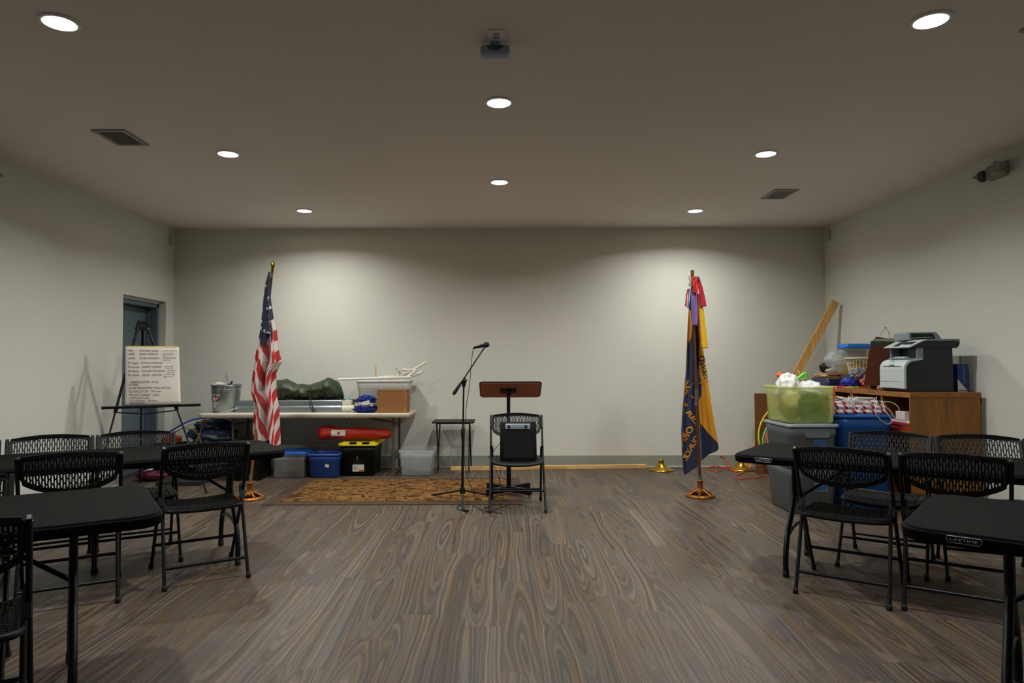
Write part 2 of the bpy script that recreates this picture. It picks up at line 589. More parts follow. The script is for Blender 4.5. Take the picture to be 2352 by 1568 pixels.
bt = .008; bh = .145
struct('baseboard_back', MB().box(-ROOM_X, ROOM_Y - bt, .006, ROOM_X, ROOM_Y, bh), M_BASE, bevel=.003)
struct('baseboard_left', MB().box(-ROOM_X, ROOM_Y0, .006, -ROOM_X + bt, DY0, bh), M_BASE, bevel=.003)
struct('baseboard_left_end', MB().box(-ROOM_X, DY1, .006, -ROOM_X + bt, ROOM_Y, bh), M_BASE, bevel=.003)
struct('baseboard_right', MB().box(ROOM_X - bt, ROOM_Y0, .006, ROOM_X, ROOM_Y, bh), M_BASE, bevel=.003)
struct('trim_3', MB().box(-ROOM_X, ROOM_Y - .02, 0, ROOM_X, ROOM_Y, .007), M_CAULK)
struct('trim_4', MB().box(-ROOM_X, ROOM_Y0, 0, -ROOM_X + .018, DY0, .007), M_CAULK)
struct('trim_5', MB().box(ROOM_X - .018, ROOM_Y0, 0, ROOM_X, ROOM_Y, .007), M_CAULK)

# ------------------------------------------------------------------ recessed lamps
M_LENS = mat('lit_lamp_lens', (255, 252, 244), 0.4, emit=22.0, var=0.0)
M_TRIM = mat('lamp_trim_white', (225, 225, 222), 0.4)


def lamp(x, y, label, k=1.0):
    t = thing('ceiling_light', label, 'light', (x, y, CEIL), 0, 'round recessed ceiling lights')
    obj('trim_ring', MB().lathe([(.098, 0), (.098, -.004), (.092, -.009), (.078, -.011), (.078, -.006), (.078, 0)], n=40), M_TRIM, t)
    obj('lens', MB().lathe([(0.0, -.0075), (.077, -.0075)], n=40, smooth=False), M_LENS, t)
    ld = bpy.data.lights.new('lamp_glow', 'AREA'); ld.shape = 'DISK'; ld.size = .15
    ld.spread = math.radians(152); ld.energy = LAMP_W * k; ld.color = LAMP_COL
    lo = bpy.data.objects.new('lamp_glow', ld); COL.objects.link(lo); lo.parent = t
    lo.location = (0, 0, -.016)
    return t


LROWS = [((137, 50), 'large bright round ceiling light nearest the camera on the door side'),
         ((524, 352), 'round ceiling light between the air vent and the camera-side lights on the door side'),
         ((699, 483), 'small round ceiling light above the striped flag near the back wall'),
         ((1146, 234), 'bright round ceiling light just beyond the projector'),
         ((1147, 417), 'round ceiling light in the middle column nearest the back wall'),
         ((2138, 45), 'large bright round ceiling light nearest the camera on the desk side'),
         ((1759, 352), 'round ceiling light just in front of the smaller air vent'),
         ((1597, 483), 'small round ceiling light above the navy and gold flag')]
for (px, py), lb in LROWS:
    x, y = G(px, py, CEIL)
    lamp(x, y, lb)
for x, y in ((-2.24, 1.3), (2.24, 1.3)):
    lamp(x, y, 'round ceiling light overhead behind the viewpoint', 0.3)

# ------------------------------------------------------------------ ceiling fittings
M_VENT = mat('vent_white_metal', (150, 146, 138), 0.4)
M_DARK = mat('dark_duct', (14, 13, 12), 0.8)


def vent(p_near, p_far, label):
    x0, y0 = p_near; x1, y1 = p_far
    t = thing('air_vent', label, 'vent', ((x0 + x1) / 2, (y0 + y1) / 2, CEIL))
    hw = abs(x1 - x0) / 2; hd = abs(y1 - y0) / 2
    f = MB()
    f.box(-hw, -hd, -.012, hw, -hd + .03, 0).box(-hw, hd - .03, -.012, hw, hd, 0)
    f.box(-hw, -hd + .03, -.012, -hw + .03, hd - .03, 0).box(hw - .03, -hd + .03, -.012, hw, hd - .03, 0)
    obj('frame', f, M_VENT, t, bevel=.002)
    obj('duct', MB().box(-hw + .03, -hd + .03, -.002, hw - .03, hd - .03, -.0005), M_DARK, t)
    sl = MB(); n = 8
    for i in range(n):
        x = -hw + .03 + (i + .5) * (2 * hw - .06) / n
        sl.beam((x, -hd + .03, -.008), (x, hd - .03, -.008), .004, .010, (-.35, 0, 1))
    obj('slats', sl, M_VENT, t)


a = G(208, 297, CEIL); b = G(286, 297, CEIL); c = G(338, 332, CEIL)
vent((a[0], a[1]), (b[0], c[1]), 'square louvred air vent in the ceiling above the door side')
a = G(1780, 434, CEIL); b = G(1836, 434, CEIL); c = G(1808, 455, CEIL)
vent((a[0], a[1]), (b[0], c[1]), 'small louvred air vent in the ceiling near the desk corner')
a = G(2330, 72, CEIL)
vent((a[0] + .02, a[1] - .34), (a[0] + .37, a[1] - .005), 'air vent cut off by the upper corner of the photo')

ox, oy = G(1140, 80, CEIL)
t = thing('ceiling_outlet', 'white duplex power outlet in the ceiling beside the projector', 'outlet', (ox, oy, CEIL))
obj('cover_plate', MB().box(-.045, -.06, -.006, .045, .06, 0), mat('outlet_white', (236, 236, 232), .4), t, bevel=.002)
for sy in (-.022, .022):
    q = MB()
    q.box(-.008, sy - .004, -.0075, -.005, sy + .006, -.005).box(.005, sy - .004, -.0075, .008, sy + .006, -.005)
    q.lathe([(.003, -.0075), (.003, -.006)], (0, sy - .011, 0), 8)
    obj('socket', q, M_DARK, t)
obj('receptacle', MB().loft([rrect(.036, .07, .004, -.0066), rrect(.036, .07, .004, -.0055)]), mat('outlet_grey', (190, 190, 188), .5), t)
ox, oy = G(1137, 112, CEIL - .05)
M_PROJ = mat('blue_grey_plastic', (160, 184, 202), 0.75)
t = thing('ceiling_projector', 'small blue-grey projector hanging from the ceiling beside the outlet', 'projector', (ox, oy, CEIL))


def zrect(w, h, r, y, cz):
    return [Vector((p.x, y, cz + p.y)) for p in rrect(w, h, r, 0)]


obj('body', MB().loft([zrect(.150, .040, .012, 0, -.05), zrect(.160, .050, .016, .008, -.05), zrect(.160, .050, .016, .062, -.05), zrect(.15, .045, .012, .068, -.05)]), M_PROJ, t)
obj('mount', MB().tube([(0, .04, 0), (0, .04, -.03)], .03, 16), M_PROJ, t)
obj('lens_recess', MB().prism([(math.cos(math.radians(180 + i * 18)) * .046, math.sin(math.radians(180 + i * 18)) * .026) for i in range(11)], 0, .003,
    Matrix(((1, 0, 0, 0), (0, 0, -1, 0.001), (0, 1, 0, -.030), (0, 0, 0, 1)))), mat('dark_lens', (70, 88, 104), .3), t)


def emergency(Y, z, side, label):
    t = thing('emergency_light', label, 'emergency light', (side * ROOM_X, Y, z), 0)
    mh = mat('beige_housing', (150, 146, 128), .5)
    obj('housing', MB().loft([[Vector((-side * (.0 + .06 * k), p.x, p.y)) for p in rrect(.22 - .05 * k, .13 - .03 * k, .02, 0)] for k in (0, .5, 1)]), mh, t)
    hd = MB(); M0 = Matrix.Translation((-side * .10, -.13, -.01)) @ Matrix.Rotation(side * .5, 4, 'Z') @ Matrix.Rotation(.25, 4, 'X')
    hd.box(-.05, -.035, -.045, .05, .035, .045, M0)
    h = obj('lamp_head', hd, mh, t, bevel=.01)
    g = MB()
    for i in range(3):
        for j in range(3):
            g.lathe([(0, 0), (.009, 0), (.009, .003), (.003, .006), (0, .006)], (0, 0, 0), 10,
                    M0 @ Matrix.Translation((-.028 + i * .028, -.037, -.026 + j * .026)) @ Matrix.Rotation(math.pi / 2, 4, 'X'))
    obj('diodes', g, mat('led_glass', (190, 196, 214), .15, .3), h)
    obj('spare_head', MB().lathe([(.0, 0), (.05, .0), (.05, .01), (.018, .07), (.008, .10), (0, .10)], n=20,
        M=Matrix.Translation((-side * .07, .10, -.02)) @ Matrix.Rotation(-side * .7, 4, 'Y') @ Matrix.Rotation(-1.35, 4, 'X')), mat('grey_housing', (104, 108, 104), .5), t)


y_, z_ = HX(2296, 392, ROOM_X)
emergency(y_, z_, 1, 'beige twin-head emergency light high on the wall above the printer')
y_, z_ = HX(-60, 386, -ROOM_X)
emergency(y_, z_, -1, 'emergency light at the edge of the photo high on the door wall')
for side, Y, Z0, lb in ((-1, 8.63, 2.83, 'tiny pale wall bracket high beside the corner above the door'), (1, 8.6, 2.86, 'tiny pale wall bracket high in the corner above the leaning stud')):
    tag(obj('wall_bracket', MB().box(min(0, -side * .02), -.03, 0, max(0, -side * .02), .03, .14), mat('bracket_paint', (180, 176, 166), .6), bevel=.003,
            loc=(side * ROOM_X, Y, Z0)), lb, 'bracket')

# ------------------------------------------------------------------ folding chair
def sheet(nx, fine_x, y0, y1, dy, lo, hi, hole, surf):
    """perforated panel: fine_x = list of x lines, rows dy apart; lo/hi(x) outline; hole(ix,x,y)"""
    rows = int(round((y1 - y0) / dy)); mb = MB(); idx = {}
    nxl = len(fine_x)
    for j in range(rows + 1):
        for i in range(nxl):
            x = fine_x[i](y0 + j * dy) if callable(fine_x[i]) else fine_x[i]
            y = min(max(y0 + j * dy, lo(x)), hi(x))
            idx[i, j] = len(mb.v); mb.v.append(tuple(surf(x, y)))
    for j in range(rows):
        ym = y0 + (j + .5) * dy
        for i in range(nxl - 1):
            xa = fine_x[i](ym) if callable(fine_x[i]) else fine_x[i]
            xb = fine_x[i + 1](ym) if callable(fine_x[i + 1]) else fine_x[i + 1]
            xm = (xa + xb) / 2
            if ym < lo(xm) - dy * .5 or ym > hi(xm) + dy * .5:
                continue
            if hole(i, xm, ym):
                continue
            q = (idx[i, j], idx[i + 1, j], idx[i + 1, j + 1], idx[i, j + 1])
            pts = {mb.v[k] for k in q}
            if len(pts) < 3:
                continue
            if len(pts) == 3:
                seen = []; 
                for k in q:
                    if mb.v[k] not in [mb.v[s_] for s_ in seen]:
                        seen.append(k)
                q = tuple(seen)
            mb.f.append(q); mb.sm.append(True)
    return mb


TUBE_Y = [(0, .28), (.47, -.045), (.81, -.215)]       # height -> y of the long tube


def tube_y(z):
    return interp(TUBE_Y, z)


def make_chair():
    t = thing('folding_chair', 'x', 'chair')
    # backrest
    pitch = .0138; ncol = 31; per = .056
    xs = [-.238, -.225]
    lines = [(-.238), (-.222)]
    for c in range(ncol):
        xc = (c - (ncol - 1) / 2) * pitch
        ph0 = (c % 2) * per / 2

        def edge(sgn, xc=xc, ph0=ph0):
            def f(y):
                p = ((y - .58 + ph0) % per) / per
                wid = .0033 + .0017 * max(0.0, 1 - abs(p - .5) / .22)
                return xc + sgn * wid
            return f
        lines.append(edge(-1)); lines.append(edge(1))
    lines += [.222, .238]

    def hi(x):
        a = abs(x) / .238
        return .842 - .020 * a * a - .03 * max(0, (a - .93) / .07) ** 2

    def lo(x):
        a = abs(x) / .238
        return .602 + .075 * a ** 2.2 + .035 * max(0, (a - .9) / .1) ** 2

    def hole(i, x, y):
        if i < 2 or (i - 2) % 2 == 1 or i >= 2 + 2 * ncol - 1 + 0:
            return False
        c = (i - 2) // 2
        if y > hi(x) - .03 or y < lo(x) + .03:
            return False
        p = ((y - .58 + (c % 2) * per / 2) % per) / per
        return .1 < p < .9

    def surf(x, z):
        y = tube_y(z) + .004 - .035 * (1 - (x / .238) ** 2)
        return (x, y, z)
    bk = sheet(0, lines, .58, .86, .004, lo, hi, hole, surf)
    obj('backrest', bk, M_BLK, t, solid=.007)
    # seat
    pitch = .0165; ncol = 23; per = .03
    lines = [-.225, -.212, -.20]
    for c in range(ncol):
        xc = (c - (ncol - 1) / 2) * pitch

        def edge2(sgn, xc=xc, c=c):
            def f(y):
                p = ((y + (c % 2) * per / 2 + 10) % per) / per
                return xc + sgn * (.0040 + .002 * max(0.0, 1 - abs(p - .5) / .3))
            return f
        lines.append(edge2(-1)); lines.append(edge2(1))
    lines += [.20, .212, .225]

    def s_hi(x):
        a = abs(x) / .225
        return .272 - .02 * a ** 2 - .06 * max(0, (a - .8) / .2) ** 2.5

    def s_lo(x):
        a = abs(x) / .225
        return -.165 + .03 * max(0, (a - .85) / .15) ** 2

    def s_hole(i, x, y):
        if i < 3 or (i - 3) % 2 == 1 or i >= 3 + 2 * ncol:
            return False
        if y > s_hi(x) - .04 or y < s_lo(x) + .03:
            return False
        c = (i - 3) // 2
        p = ((y + (c % 2) * per / 2 + 10) % per) / per
        return .14 < p < .86

    def s_surf(x, y):
        z = .438 - .012 * (1 - (x / .225) ** 2) + .012 * (y / .27) ** 2 * (1 if y < 0 else .3)
        if y > .22:
            z -= (y - .22) ** 2 * 4
        return (x, y, z)
    st = sheet(0, lines, -.17, .28, .006, s_lo, s_hi, s_hole, s_surf)
    seat = obj('seat', st, M_BLK, t, solid=.004)
    out = []
    for k in range(25):
        x = -.222 + .444 * k / 24; out.append(Vector(s_surf(x, s_hi(x))) - Vector((0, 0, .008)))
    for k in range(25):
        x = .222 - .444 * k / 24; out.append(Vector(s_surf(x, s_lo(x))) - Vector((0, 0, .006)))
    obj('seat_rim', MB().tube(out, .0125, 8, closed=True), M_BLK, seat)
    # frame
    for sx in (-1, 1):
        top = [(sx * .242, tube_y(z), z) for z in (.81, .78, .70, .60, .53, .47, .40)]
        path = top + [(sx * (.242 + .004 * (1 - z / .4)), tube_y(z), z) for z in (.2, .0)]
        lg = obj('front_leg', MB().tube(path, .0105, 10), M_BLKM, t)
        obj('rubber_foot', MB().lathe([(.012, .0), (.0155, .004), (.0145, .03), (.011, .032)], (sx * .246, .28, 0), 12), M_RUB, lg)
        obj('back_socket', MB().beam((sx * .240, tube_y(.70) + .004, .70), (sx * .240, tube_y(.825) + .004, .822), .020, .030, (0, 1, 0)), M_BLK, lg, bevel=.004)
        rl = obj('rear_leg', MB().tube([(sx * .228, -.055, .53), (sx * .229, -.09, .45), (sx * .234, -.27, 0)], .0105, 10), M_BLKM, t)
        obj('rubber_foot', MB().lathe([(.012, .0), (.0155, .004), (.0145, .03), (.011, .032)], (sx * .234, -.27, 0), 12), M_RUB, rl)
        obj('hinge', MB().beam((sx * .236, -.10, .46), (sx * .236, -.05, .55), .006, .03, (1, 0, 0)), M_BLKM, rl, bevel=.003)
    obj('front_stretcher', MB().tube([(-.244, tube_y(.17), .17), (.244, tube_y(.17), .17)], .0095, 10), M_BLKM, t)
    obj('rear_stretcher', MB().tube([(-.232, -.27 + .115 * .4, .115), (.232, -.27 + .115 * .4, .115)], .0095, 10), M_BLKM, t)
    for sx in (-1, 1):
        obj('seat_bracket', MB().box(sx * .227 - .005, -.06, .405, sx * .227 + .005, .20, .425), M_BLKM, t, bevel=.002)
    return t


# x, y, direction the seat faces (degrees, 0 = away from the camera), label, group
CH = [
    (.155, 6.345, 180, 'black mesh folding chair alone by the lectern, carrying a black amplifier', None),
    (-1.897, 4.353, 33.0, 'black folding chair with its whole seat in view, nearest the rug', None),
    (-2.449, 3.927, 30.0, 'black folding chair whose backrest overlaps the middle of the far door-side table', None),
    (-2.49, 4.72, 211.0, 'black folding chair behind the far door-side table, in front of the easel', None),
    (-2.92, 4.45, 212.0, 'black folding chair behind the far door-side table, against bare wall', None),
    (-3.37, 4.18, 212.0, 'black folding chair behind the far door-side table, nearly cut off by the photo edge', None),
    (-2.28, 2.77, 212.0, 'black folding chair across the near door-side table, only its top corner showing', None),
    (-1.84, 2.27, 33.0, 'black folding chair closest to the camera at the lower corner of the photo', None),
    (2.03, 4.018, -36.0, 'black folding chair with its seat in view at the flag end of the desk-side table', None),
    (2.483, 3.753, -34.0, 'black folding chair directly behind the near desk-side table top', None),
    (2.54, 4.53, 143.0, 'black folding chair across the table, in front of the blue tubs', None),
    (3.03, 4.287, 154.0, 'black folding chair across the table, in front of the oak cabinet end', None),
]
proto = make_chair()
CHAIR_GROUP = 'black mesh folding chairs'
for i, (x, y, a, lb, g) in enumerate(CH):
    o = proto if i == 0 else copy_tree(proto)
    o.location = (x, y, 0); o.rotation_euler = (0, 0, math.radians(a))
    o['label'] = lb; o['category'] = 'chair'; o['group'] = CHAIR_GROUP

# ------------------------------------------------------------------ black folding tables
TL, TW = 2.44, .80


def folding_table_parts(t, L, W, mtop, mleg, badge=True, top_z=.74, edge=.05, splay=.29, badge_side=-1):
    h = L / 2; rings = []
    for dz, ins in ((-edge, .012), (-edge + .004, .004), (-.018, .0), (-.012, .0), (-.009, .004), (-.009, .007), (-.005, .009), (-.001, .011), (0, .016)):
        rings.append(rrect(L - 2 * ins, W - 2 * ins, .105 - ins, top_z + dz, 10))
    tp = obj('tabletop', MB().loft(rings), mtop, t)
    for e in (-1, 1):
        xe = e * (h - .295)
        for s in (-1, 1):
            path = smooth_path([(xe, s * .035, top_z - edge + .005), (xe, s * .035, .52), (xe, s * .045, .45), (xe, s * .12, .36), (xe, s * (splay - .05), .24), (xe, s * splay, .12), (xe, s * splay, 0)], 5)
            lg = obj('leg', MB().tube(path, .0165, 12), mleg, t)
            obj('foot_cap', MB().lathe([(.017, 0), (.0195, .003), (.0195, .04), (.0165, .042)], (xe, s * splay, 0), 14), M_RUB, lg)
        obj('crossbar', MB().tube(smooth_path([(xe, -splay + .04, .225), (xe, -.1, .262), (xe, .1, .262), (xe, splay - .04, .225)], 5), .010, 10), mleg, t)
        br = obj('brace', MB().tube([(xe, 0, .43), (xe - e * .36, 0, top_z - edge)], .010, 10).tube([(xe, -.05, .43), (xe, .05, .43)], .008, 8), mleg, t)
        obj('bolt', MB().tube([(xe, -.058, .43), (xe, -.052, .43)], .010, 10).tube([(xe, .052, .43), (xe, .058, .43)], .010, 10), M_STEEL, br)
    if badge:
        bx = -h + .15 if badge_side < 0 else h - .24
        y = -W / 2 - .0005
        m = MB()
        w2, hh = .098, .022
        z0 = top_z - .034
        # outlined plate
        x0, x1 = bx, bx + w2
        o_ = [(x0 + .006, z0), (x1 - .006, z0), (x1, z0 + hh * .5), (x1, z0 + hh * .78), (x1 - .002, z0 + hh), (x0 + .002, z0 + hh), (x0, z0 + hh * .78), (x0, z0 + hh * .5)]
        m.tube([(p[0], y, p[1]) for p in o_], .0011, 4, closed=True)
        add_text(m, 'LIFETIME', (bx + .010, y - .0006, z0 + .006), (1, 0, 0), (0, 0, 1), .010, w2 - .02)
        obj('badge', m, mat('badge_white', (200, 204, 214), .4), tp)


def place_table(corner, ang, label, left_corner, badge, L=TL, W=TW):
    a = math.radians(ang); tx, ty = math.cos(a), math.sin(a); nx, ny = -ty, tx
    if left_corner:
        cx = corner[0] + tx * L / 2 + nx * W / 2; cy = corner[1] + ty * L / 2 + ny * W / 2
    else:
        cx = corner[0] - tx * L / 2 + nx * W / 2; cy = corner[1] - ty * L / 2 + ny * W / 2
    t = thing('folding_table', label, 'table', (cx, cy, 0), a, 'black folding tables')
    folding_table_parts(t, L, W, M_TBL, M_BLKM, badge)
    return t


place_table((1.451, 4.324), -36, 'long black folding table beside the navy and gold flag, tall grey totes behind it', True, True)
place_table((1.393, 2.4255), -40, 'black folding table closest to the camera on the desk side, badge on its edge', True, True)
place_table((-1.413, 4.583), 32.3, 'long black folding table ending in front of the striped flag', False, False)
place_table((-1.281, 2.639), 32.5, 'black folding table closest to the camera on the door side, bare dark top', False, False)

# ------------------------------------------------------------------ plastic tubs
def tub(t, w, d, h, m, taper=.86, r=.05, rim=.018, z0=0.0, ribs=True, name='body'):
    """open box with a turned-over rim, tapering to the bottom"""
    th = .004
    wb, db = w * taper, d * taper

    def at(z, ins=0.0):
        k = z / h
        return rrect(wb + (w - 2 * rim - wb) * k - 2 * ins, db + (d - 2 * rim - db) * k - 2 * ins, r - ins, z0 + z)
    rings = [rrect(wb - .03, db - .03, r - .01, z0), at(.008)]
    if ribs:
        rings += [at(h * .72), [p + (p - Vector((0, 0, p.z))).normalized() * .008 for p in at(h * .735)], [p + (p - Vector((0, 0, p.z))).normalized() * .008 for p in at(h * .95)]]
    rings += [at(h * .955), rrect(w, d, r + .01, z0 + h - .022), rrect(w, d, r + .01, z0 + h - .004), rrect(w - .008, d - .008, r + .008, z0 + h),
              rrect(w - 2 * rim, d - 2 * rim, r, z0 + h - .002), at(h * .9, th), at(.012, th), rrect(wb - .04, db - .04, r - .012, z0 + .010)]
    return obj(name, MB().loft(rings), m, t)


def lid(t, w, d, z, m, r=.05, hgt=.03, step=.012):
    return obj('lid', MB().loft([rrect(w, d, r, z - .012), rrect(w, d, r, z + hgt * .4), rrect(w - .01, d - .01, r, z + hgt * .55), rrect(w - .07, d - .07, r, z + hgt * .55),
                                 rrect(w - .08, d - .08, r, z + hgt), rrect(w - .16, d - .16, r, z + hgt), rrect(w - .17, d - .17, r, z + hgt - step)]), m, t)


def crumple(name, label, cat, c, size, m, amp=.2, freq=2.2, seed=1, zmin=None, group=None, nu=44, nv=26, crease=1.0, parent=None):
    """crumpled lump standing at c (its base)"""
    mb = MB().blob((0, 0, size[2]), size, amp, freq, nu, nv, seed, zmin=0.0 if zmin is None else zmin, crease=crease)
    o = obj(name, mb, m, parent, loc=c)
    if label:
        tag(o, label, cat, group)
    return o


def prop(name, mb, m, label, cat, group=None, **k):
    return tag(obj(name, mb, m, None, **k), label, cat, group)


# ------------------------------------------------------------------ white table and what is on it
M_WTBL = mat('worn_white_table_plastic', (214, 206, 188), 0.6, var=0.10, scale=5, bump=.1, bscale=200, stretch=(1, 1, 6))
M_GRYLEG = mat('grey_brown_leg_paint', (84, 78, 68), 0.45)
WX0, WX1, WY0, WY1, WZ = -3.53, -1.05, 7.965, 8.725, .74
t = thing('folding_table', 'long scuffed white folding table against the back wall', 'table', ((WX0 + WX1) / 2, (WY0 + WY1) / 2, 0))
Lw, Ww = WX1 - WX0, WY1 - WY0
obj('tabletop', MB().loft([rrect(Lw - 2 * i, Ww - 2 * i, .07 - i, WZ + dz, 8) for dz, i in ((-.052, .02), (-.05, .01), (-.008, 0), (-.002, .003), (0, .008))]), M_WTBL, t)
for xe, e in ((-Lw / 2 + .37, -1), (Lw / 2 - .21, 1)):
    for s_ in (-1, 1):
        obj('leg', MB().tube([(xe, s_ * .24, WZ - .05), (xe, s_ * .24, .02)], .014, 10), M_GRYLEG, t)
    obj('foot_bar', MB().tube([(xe, -.33, .016), (xe, .33, .016)], .016, 10), M_GRYLEG, t)
    obj('crossbar', MB().tube([(xe, -.24, .60), (xe, .24, .60)], .010, 8), M_GRYLEG, t)
    obj('brace', MB().tube([(xe, 0, .60), (xe - e * .50, 0, .69)], .009, 8), M_GRYLEG, t)

x, _ = G(523, 945, .74)
t = thing('metal_bucket', 'galvanised steel bucket with a torn sticker at the end of the white table', 'bucket', (x + .02, 8.26, .74))
obj('pail', MB().lathe([(.138, 0), (.144, .004), (.147, .03), (.150, .034), (.166, .245), (.170, .25), (.166, .256), (.168, .268), (.172, .272), (.168, .278), (.174, .322), (.181, .325), (.181, .331), (.174, .331), (.165, .27), (.14, .01), (0, .008)], n=44), M_GALV, t)
obj('bail', MB().tube(smooth_path([(.045, -.175, .20), (.045, -.178, .25), (.04, -.14, .36), (.0, 0, .47), (-.04, .14, .37), (-.05, .172, .26)], 6), .0035, 8), M_STEEL, t)
obj('bail_ear', MB().box(.035, -.180, .19, .058, -.168, .24), M_GALV, t, bevel=.003)
M_STK = mat('sticker_paper', (206, 196, 200), 0.6, var=.12, scale=30)
M_SRED = mat('sticker_red', (176, 60, 70), 0.5)


def wrap(a0, a1, z0, z1, R0, R1, off, nu=10, nv=3, shape=None):
    def fn(u, v):
        if shape:
            u, v = shape(u, v)
        a = math.radians(a0 + (a1 - a0) * u); z = z0 + (z1 - z0) * v
        r = .1502 + (z - .034) * .0762 + off
        return Vector((r * math.cos(a), r * math.sin(a), z))
    return MB().grid(nu, nv, fn)


st = obj('sticker', wrap(200, 268, .06, .225, .144, .174, .0015, shape=lambda u, v: (u * (1 - .35 * (1 - v) * (u > .5)), v)), M_STK, t)
ov = []
for i in range(28):
    a = 2 * math.pi * i / 28
    ang = math.radians(242 + 22 * math.cos(a)); z = .170 + .036 * math.sin(a); r = .1502 + (z - .034) * .0762 + .0030
    ov.append(Vector((r * math.cos(ang), r * math.sin(ang), z)))
oe = MB(); oe.add(ov, [tuple(range(28))]); obj('oval_emblem', oe, M_SRED, st)
obj('emblem_outline', MB().tube(ov, .0022, 6, closed=True), M_RUB, st)
tb = MB()
for k in range(7):
    ang = math.radians(229 + k * 4.4); z = .165; r = .1502 + (z - .034) * .0762 + .0045
    tb.box(r * math.cos(ang) - .003, r * math.sin(ang) - .0006, z - .006, r * math.cos(ang) + .003, r * math.sin(ang) + .0006, z + .008)
obj('sticker_print', tb, M_WHT, st)
crumple('rag', 'white rag bunched inside the metal bucket', 'rag', (x - .06, 8.23, 1.035), (.085, .07, .035), M_PAPER, .12, seed=4)
prop('hand_tool', MB().tube([(0, 0, 0), (.02, 0, .05), (.035, .01, .075), (.045, .01, .06)], [.008, .012, .012, .006], 8), M_RUB, 'black tool grip poking out of the metal bucket', 'tool', loc=(x + .075, 8.20, 1.035))

SX0, _ = G(552, 945, .74); SX1 = G(790, 945, .74)[0]; SX2 = G(818, 945, .74)[0]
M_SCAP = mat('cream_end_cap', (206, 204, 186), .5)
M_SCR = mat('grey_case_metal', (132, 138, 140), .35, .55, var=.08, stretch=(1, 30, 30))
t = thing('screen_case', 'long grey projection screen case lying on the white table, lower of two', 'screen', (SX0, 8.17, .74))
LL = SX1 - SX0
pr = [(0, 0), (.10, 0), (.10, .045), (.085, .07), (.06, .082), (.02, .082), (0, .06)]
YX = Matrix(((0, 0, 1, 0), (1, 0, 0, 0), (0, 1, 0, 0), (0, 0, 0, 1)))
obj('housing', MB().prism(pr, 0, LL, YX), M_SCR, t, bevel=.006)
obj('end_cap', MB().tube([(LL, .05, .042), (SX2 - SX0, .05, .042)], .041, 18), M_SCAP, t)
obj('cord_wrap', MB().tube(smooth_path([(LL * .74, -.004, .0), (LL * .72, -.006, .05), (LL * .70, .02, .09), (LL * .69, .06, .165), (LL * .70, .10, .16)], 5), .005, 8).tube(smooth_path([(LL * .76, -.004, .01), (LL * .735, -.006, .06), (LL * .72, .02, .10), (LL * .70, .06, .168)], 5), .005, 8), M_RUB, t)
t = thing('screen_case', 'long grey projection screen case resting on another, just under the green tarp', 'screen', (SX0, 8.21, .823))
obj('housing', MB().prism([(0, 0), (.08, 0), (.08, .06), (.01, .062), (0, .05)], 0, LL, YX), M_SCR, t, bevel=.005)
obj('end_cap', MB().box(LL, -.002, .0, LL + .11, .08, .055), M_SCAP, t, bevel=.006)
bx0 = G(700, 920, .9)[0]; bx1 = G(804, 920, .9)[0]
prop('flat_bar', MB().box(0, 0, 0, bx1 - bx0, .05, .022), M_BLKM, 'black flat bar on the screen cases, under the tarp', 'bar', loc=(bx0 - .3, 8.34, .74 + .147), bevel=.003)
prop('flat_bar', MB().box(0, 0, 0, 1.1, .07, .147), mat('dark_grey_case', (64, 66, 68), .4), 'dark grey case behind the projection screens on the white table', 'case', loc=(bx0 - .55, 8.33, .74), bevel=.003)
prop('white_cable', MB().tube(smooth_path([(-.08, -.02, .004), (.0, 0, .02), (.06, .02, .05), (.12, .0, .055), (.02, .03, .03), (-.02, -.01, .004), (.10, -.02, .004)], 5), .003, 6), M_WHT,
     'thin white cable beside the bucket on the white table', 'cable', loc=(G(552, 943, .74)[0], 8.13, .74))
prop('white_cable', MB().tube(smooth_path([(-.02, .10, .06), (.02, .06, .05), (.03, .0, .02), (.02, -.05, .006), (.0, -.16, .006), (-.01, -.185, -.005), (-.01, -.19, -.045)], 5), .004, 6), M_WHT,
     'white cable hanging over the front edge of the white table', 'cable', loc=(G(812, 945, .74)[0], 8.155, .742))
crumple('cord_bundle', 'small tangle of green and clear cord beyond the screen case caps', 'cord', (G(812, 930, .8)[0], 8.34, .74), (.05, .04, .085), mat('green_clear_cord', (130, 168, 150), .3, var=.3, scale=40), .3, 4, seed=9)

TARP = [(0, .06), (.04, .17), (.12, .235), (.30, .245), (.40, .19), (.55, .175), (.70, .215), (.80, .265), (.86, .255), (.93, .20), (.97, .13), (1, .03)]
tx0 = H(600, 900, 8.35)[0]; tx1 = H(787, 900, 8.35)[0]
M_TARP = mat('olive_tarp', (44, 54, 30), 0.5, var=.25, scale=10, bump=.9, bscale=34)


def tarp_fn(u, v):
    hgt = interp(TARP, u); a = 2 * math.pi * v
    y = .16 * math.cos(a) * (min(1, 6 * u, 6 * (1 - u)) ** .5); zz = .5 + .5 * math.sin(a)
    n_ = mnoise.noise(Vector((u * 7, math.cos(a) * 2, math.sin(a) * 2))) * .022 - abs(mnoise.noise(Vector((u * 11, math.cos(a) * 3 + 5, math.sin(a) * 3)))) * .05
    return Vector((u * (tx1 - tx0), y + n_, max(0, hgt * zz + n_ * (zz > .1))))


prop('tarp_bundle', MB().grid(60, 28, tarp_fn), M_TARP, 'lumpy olive green tarp bundle heaped on the screen cases', 'tarp', loc=(tx0, 8.42, .888))

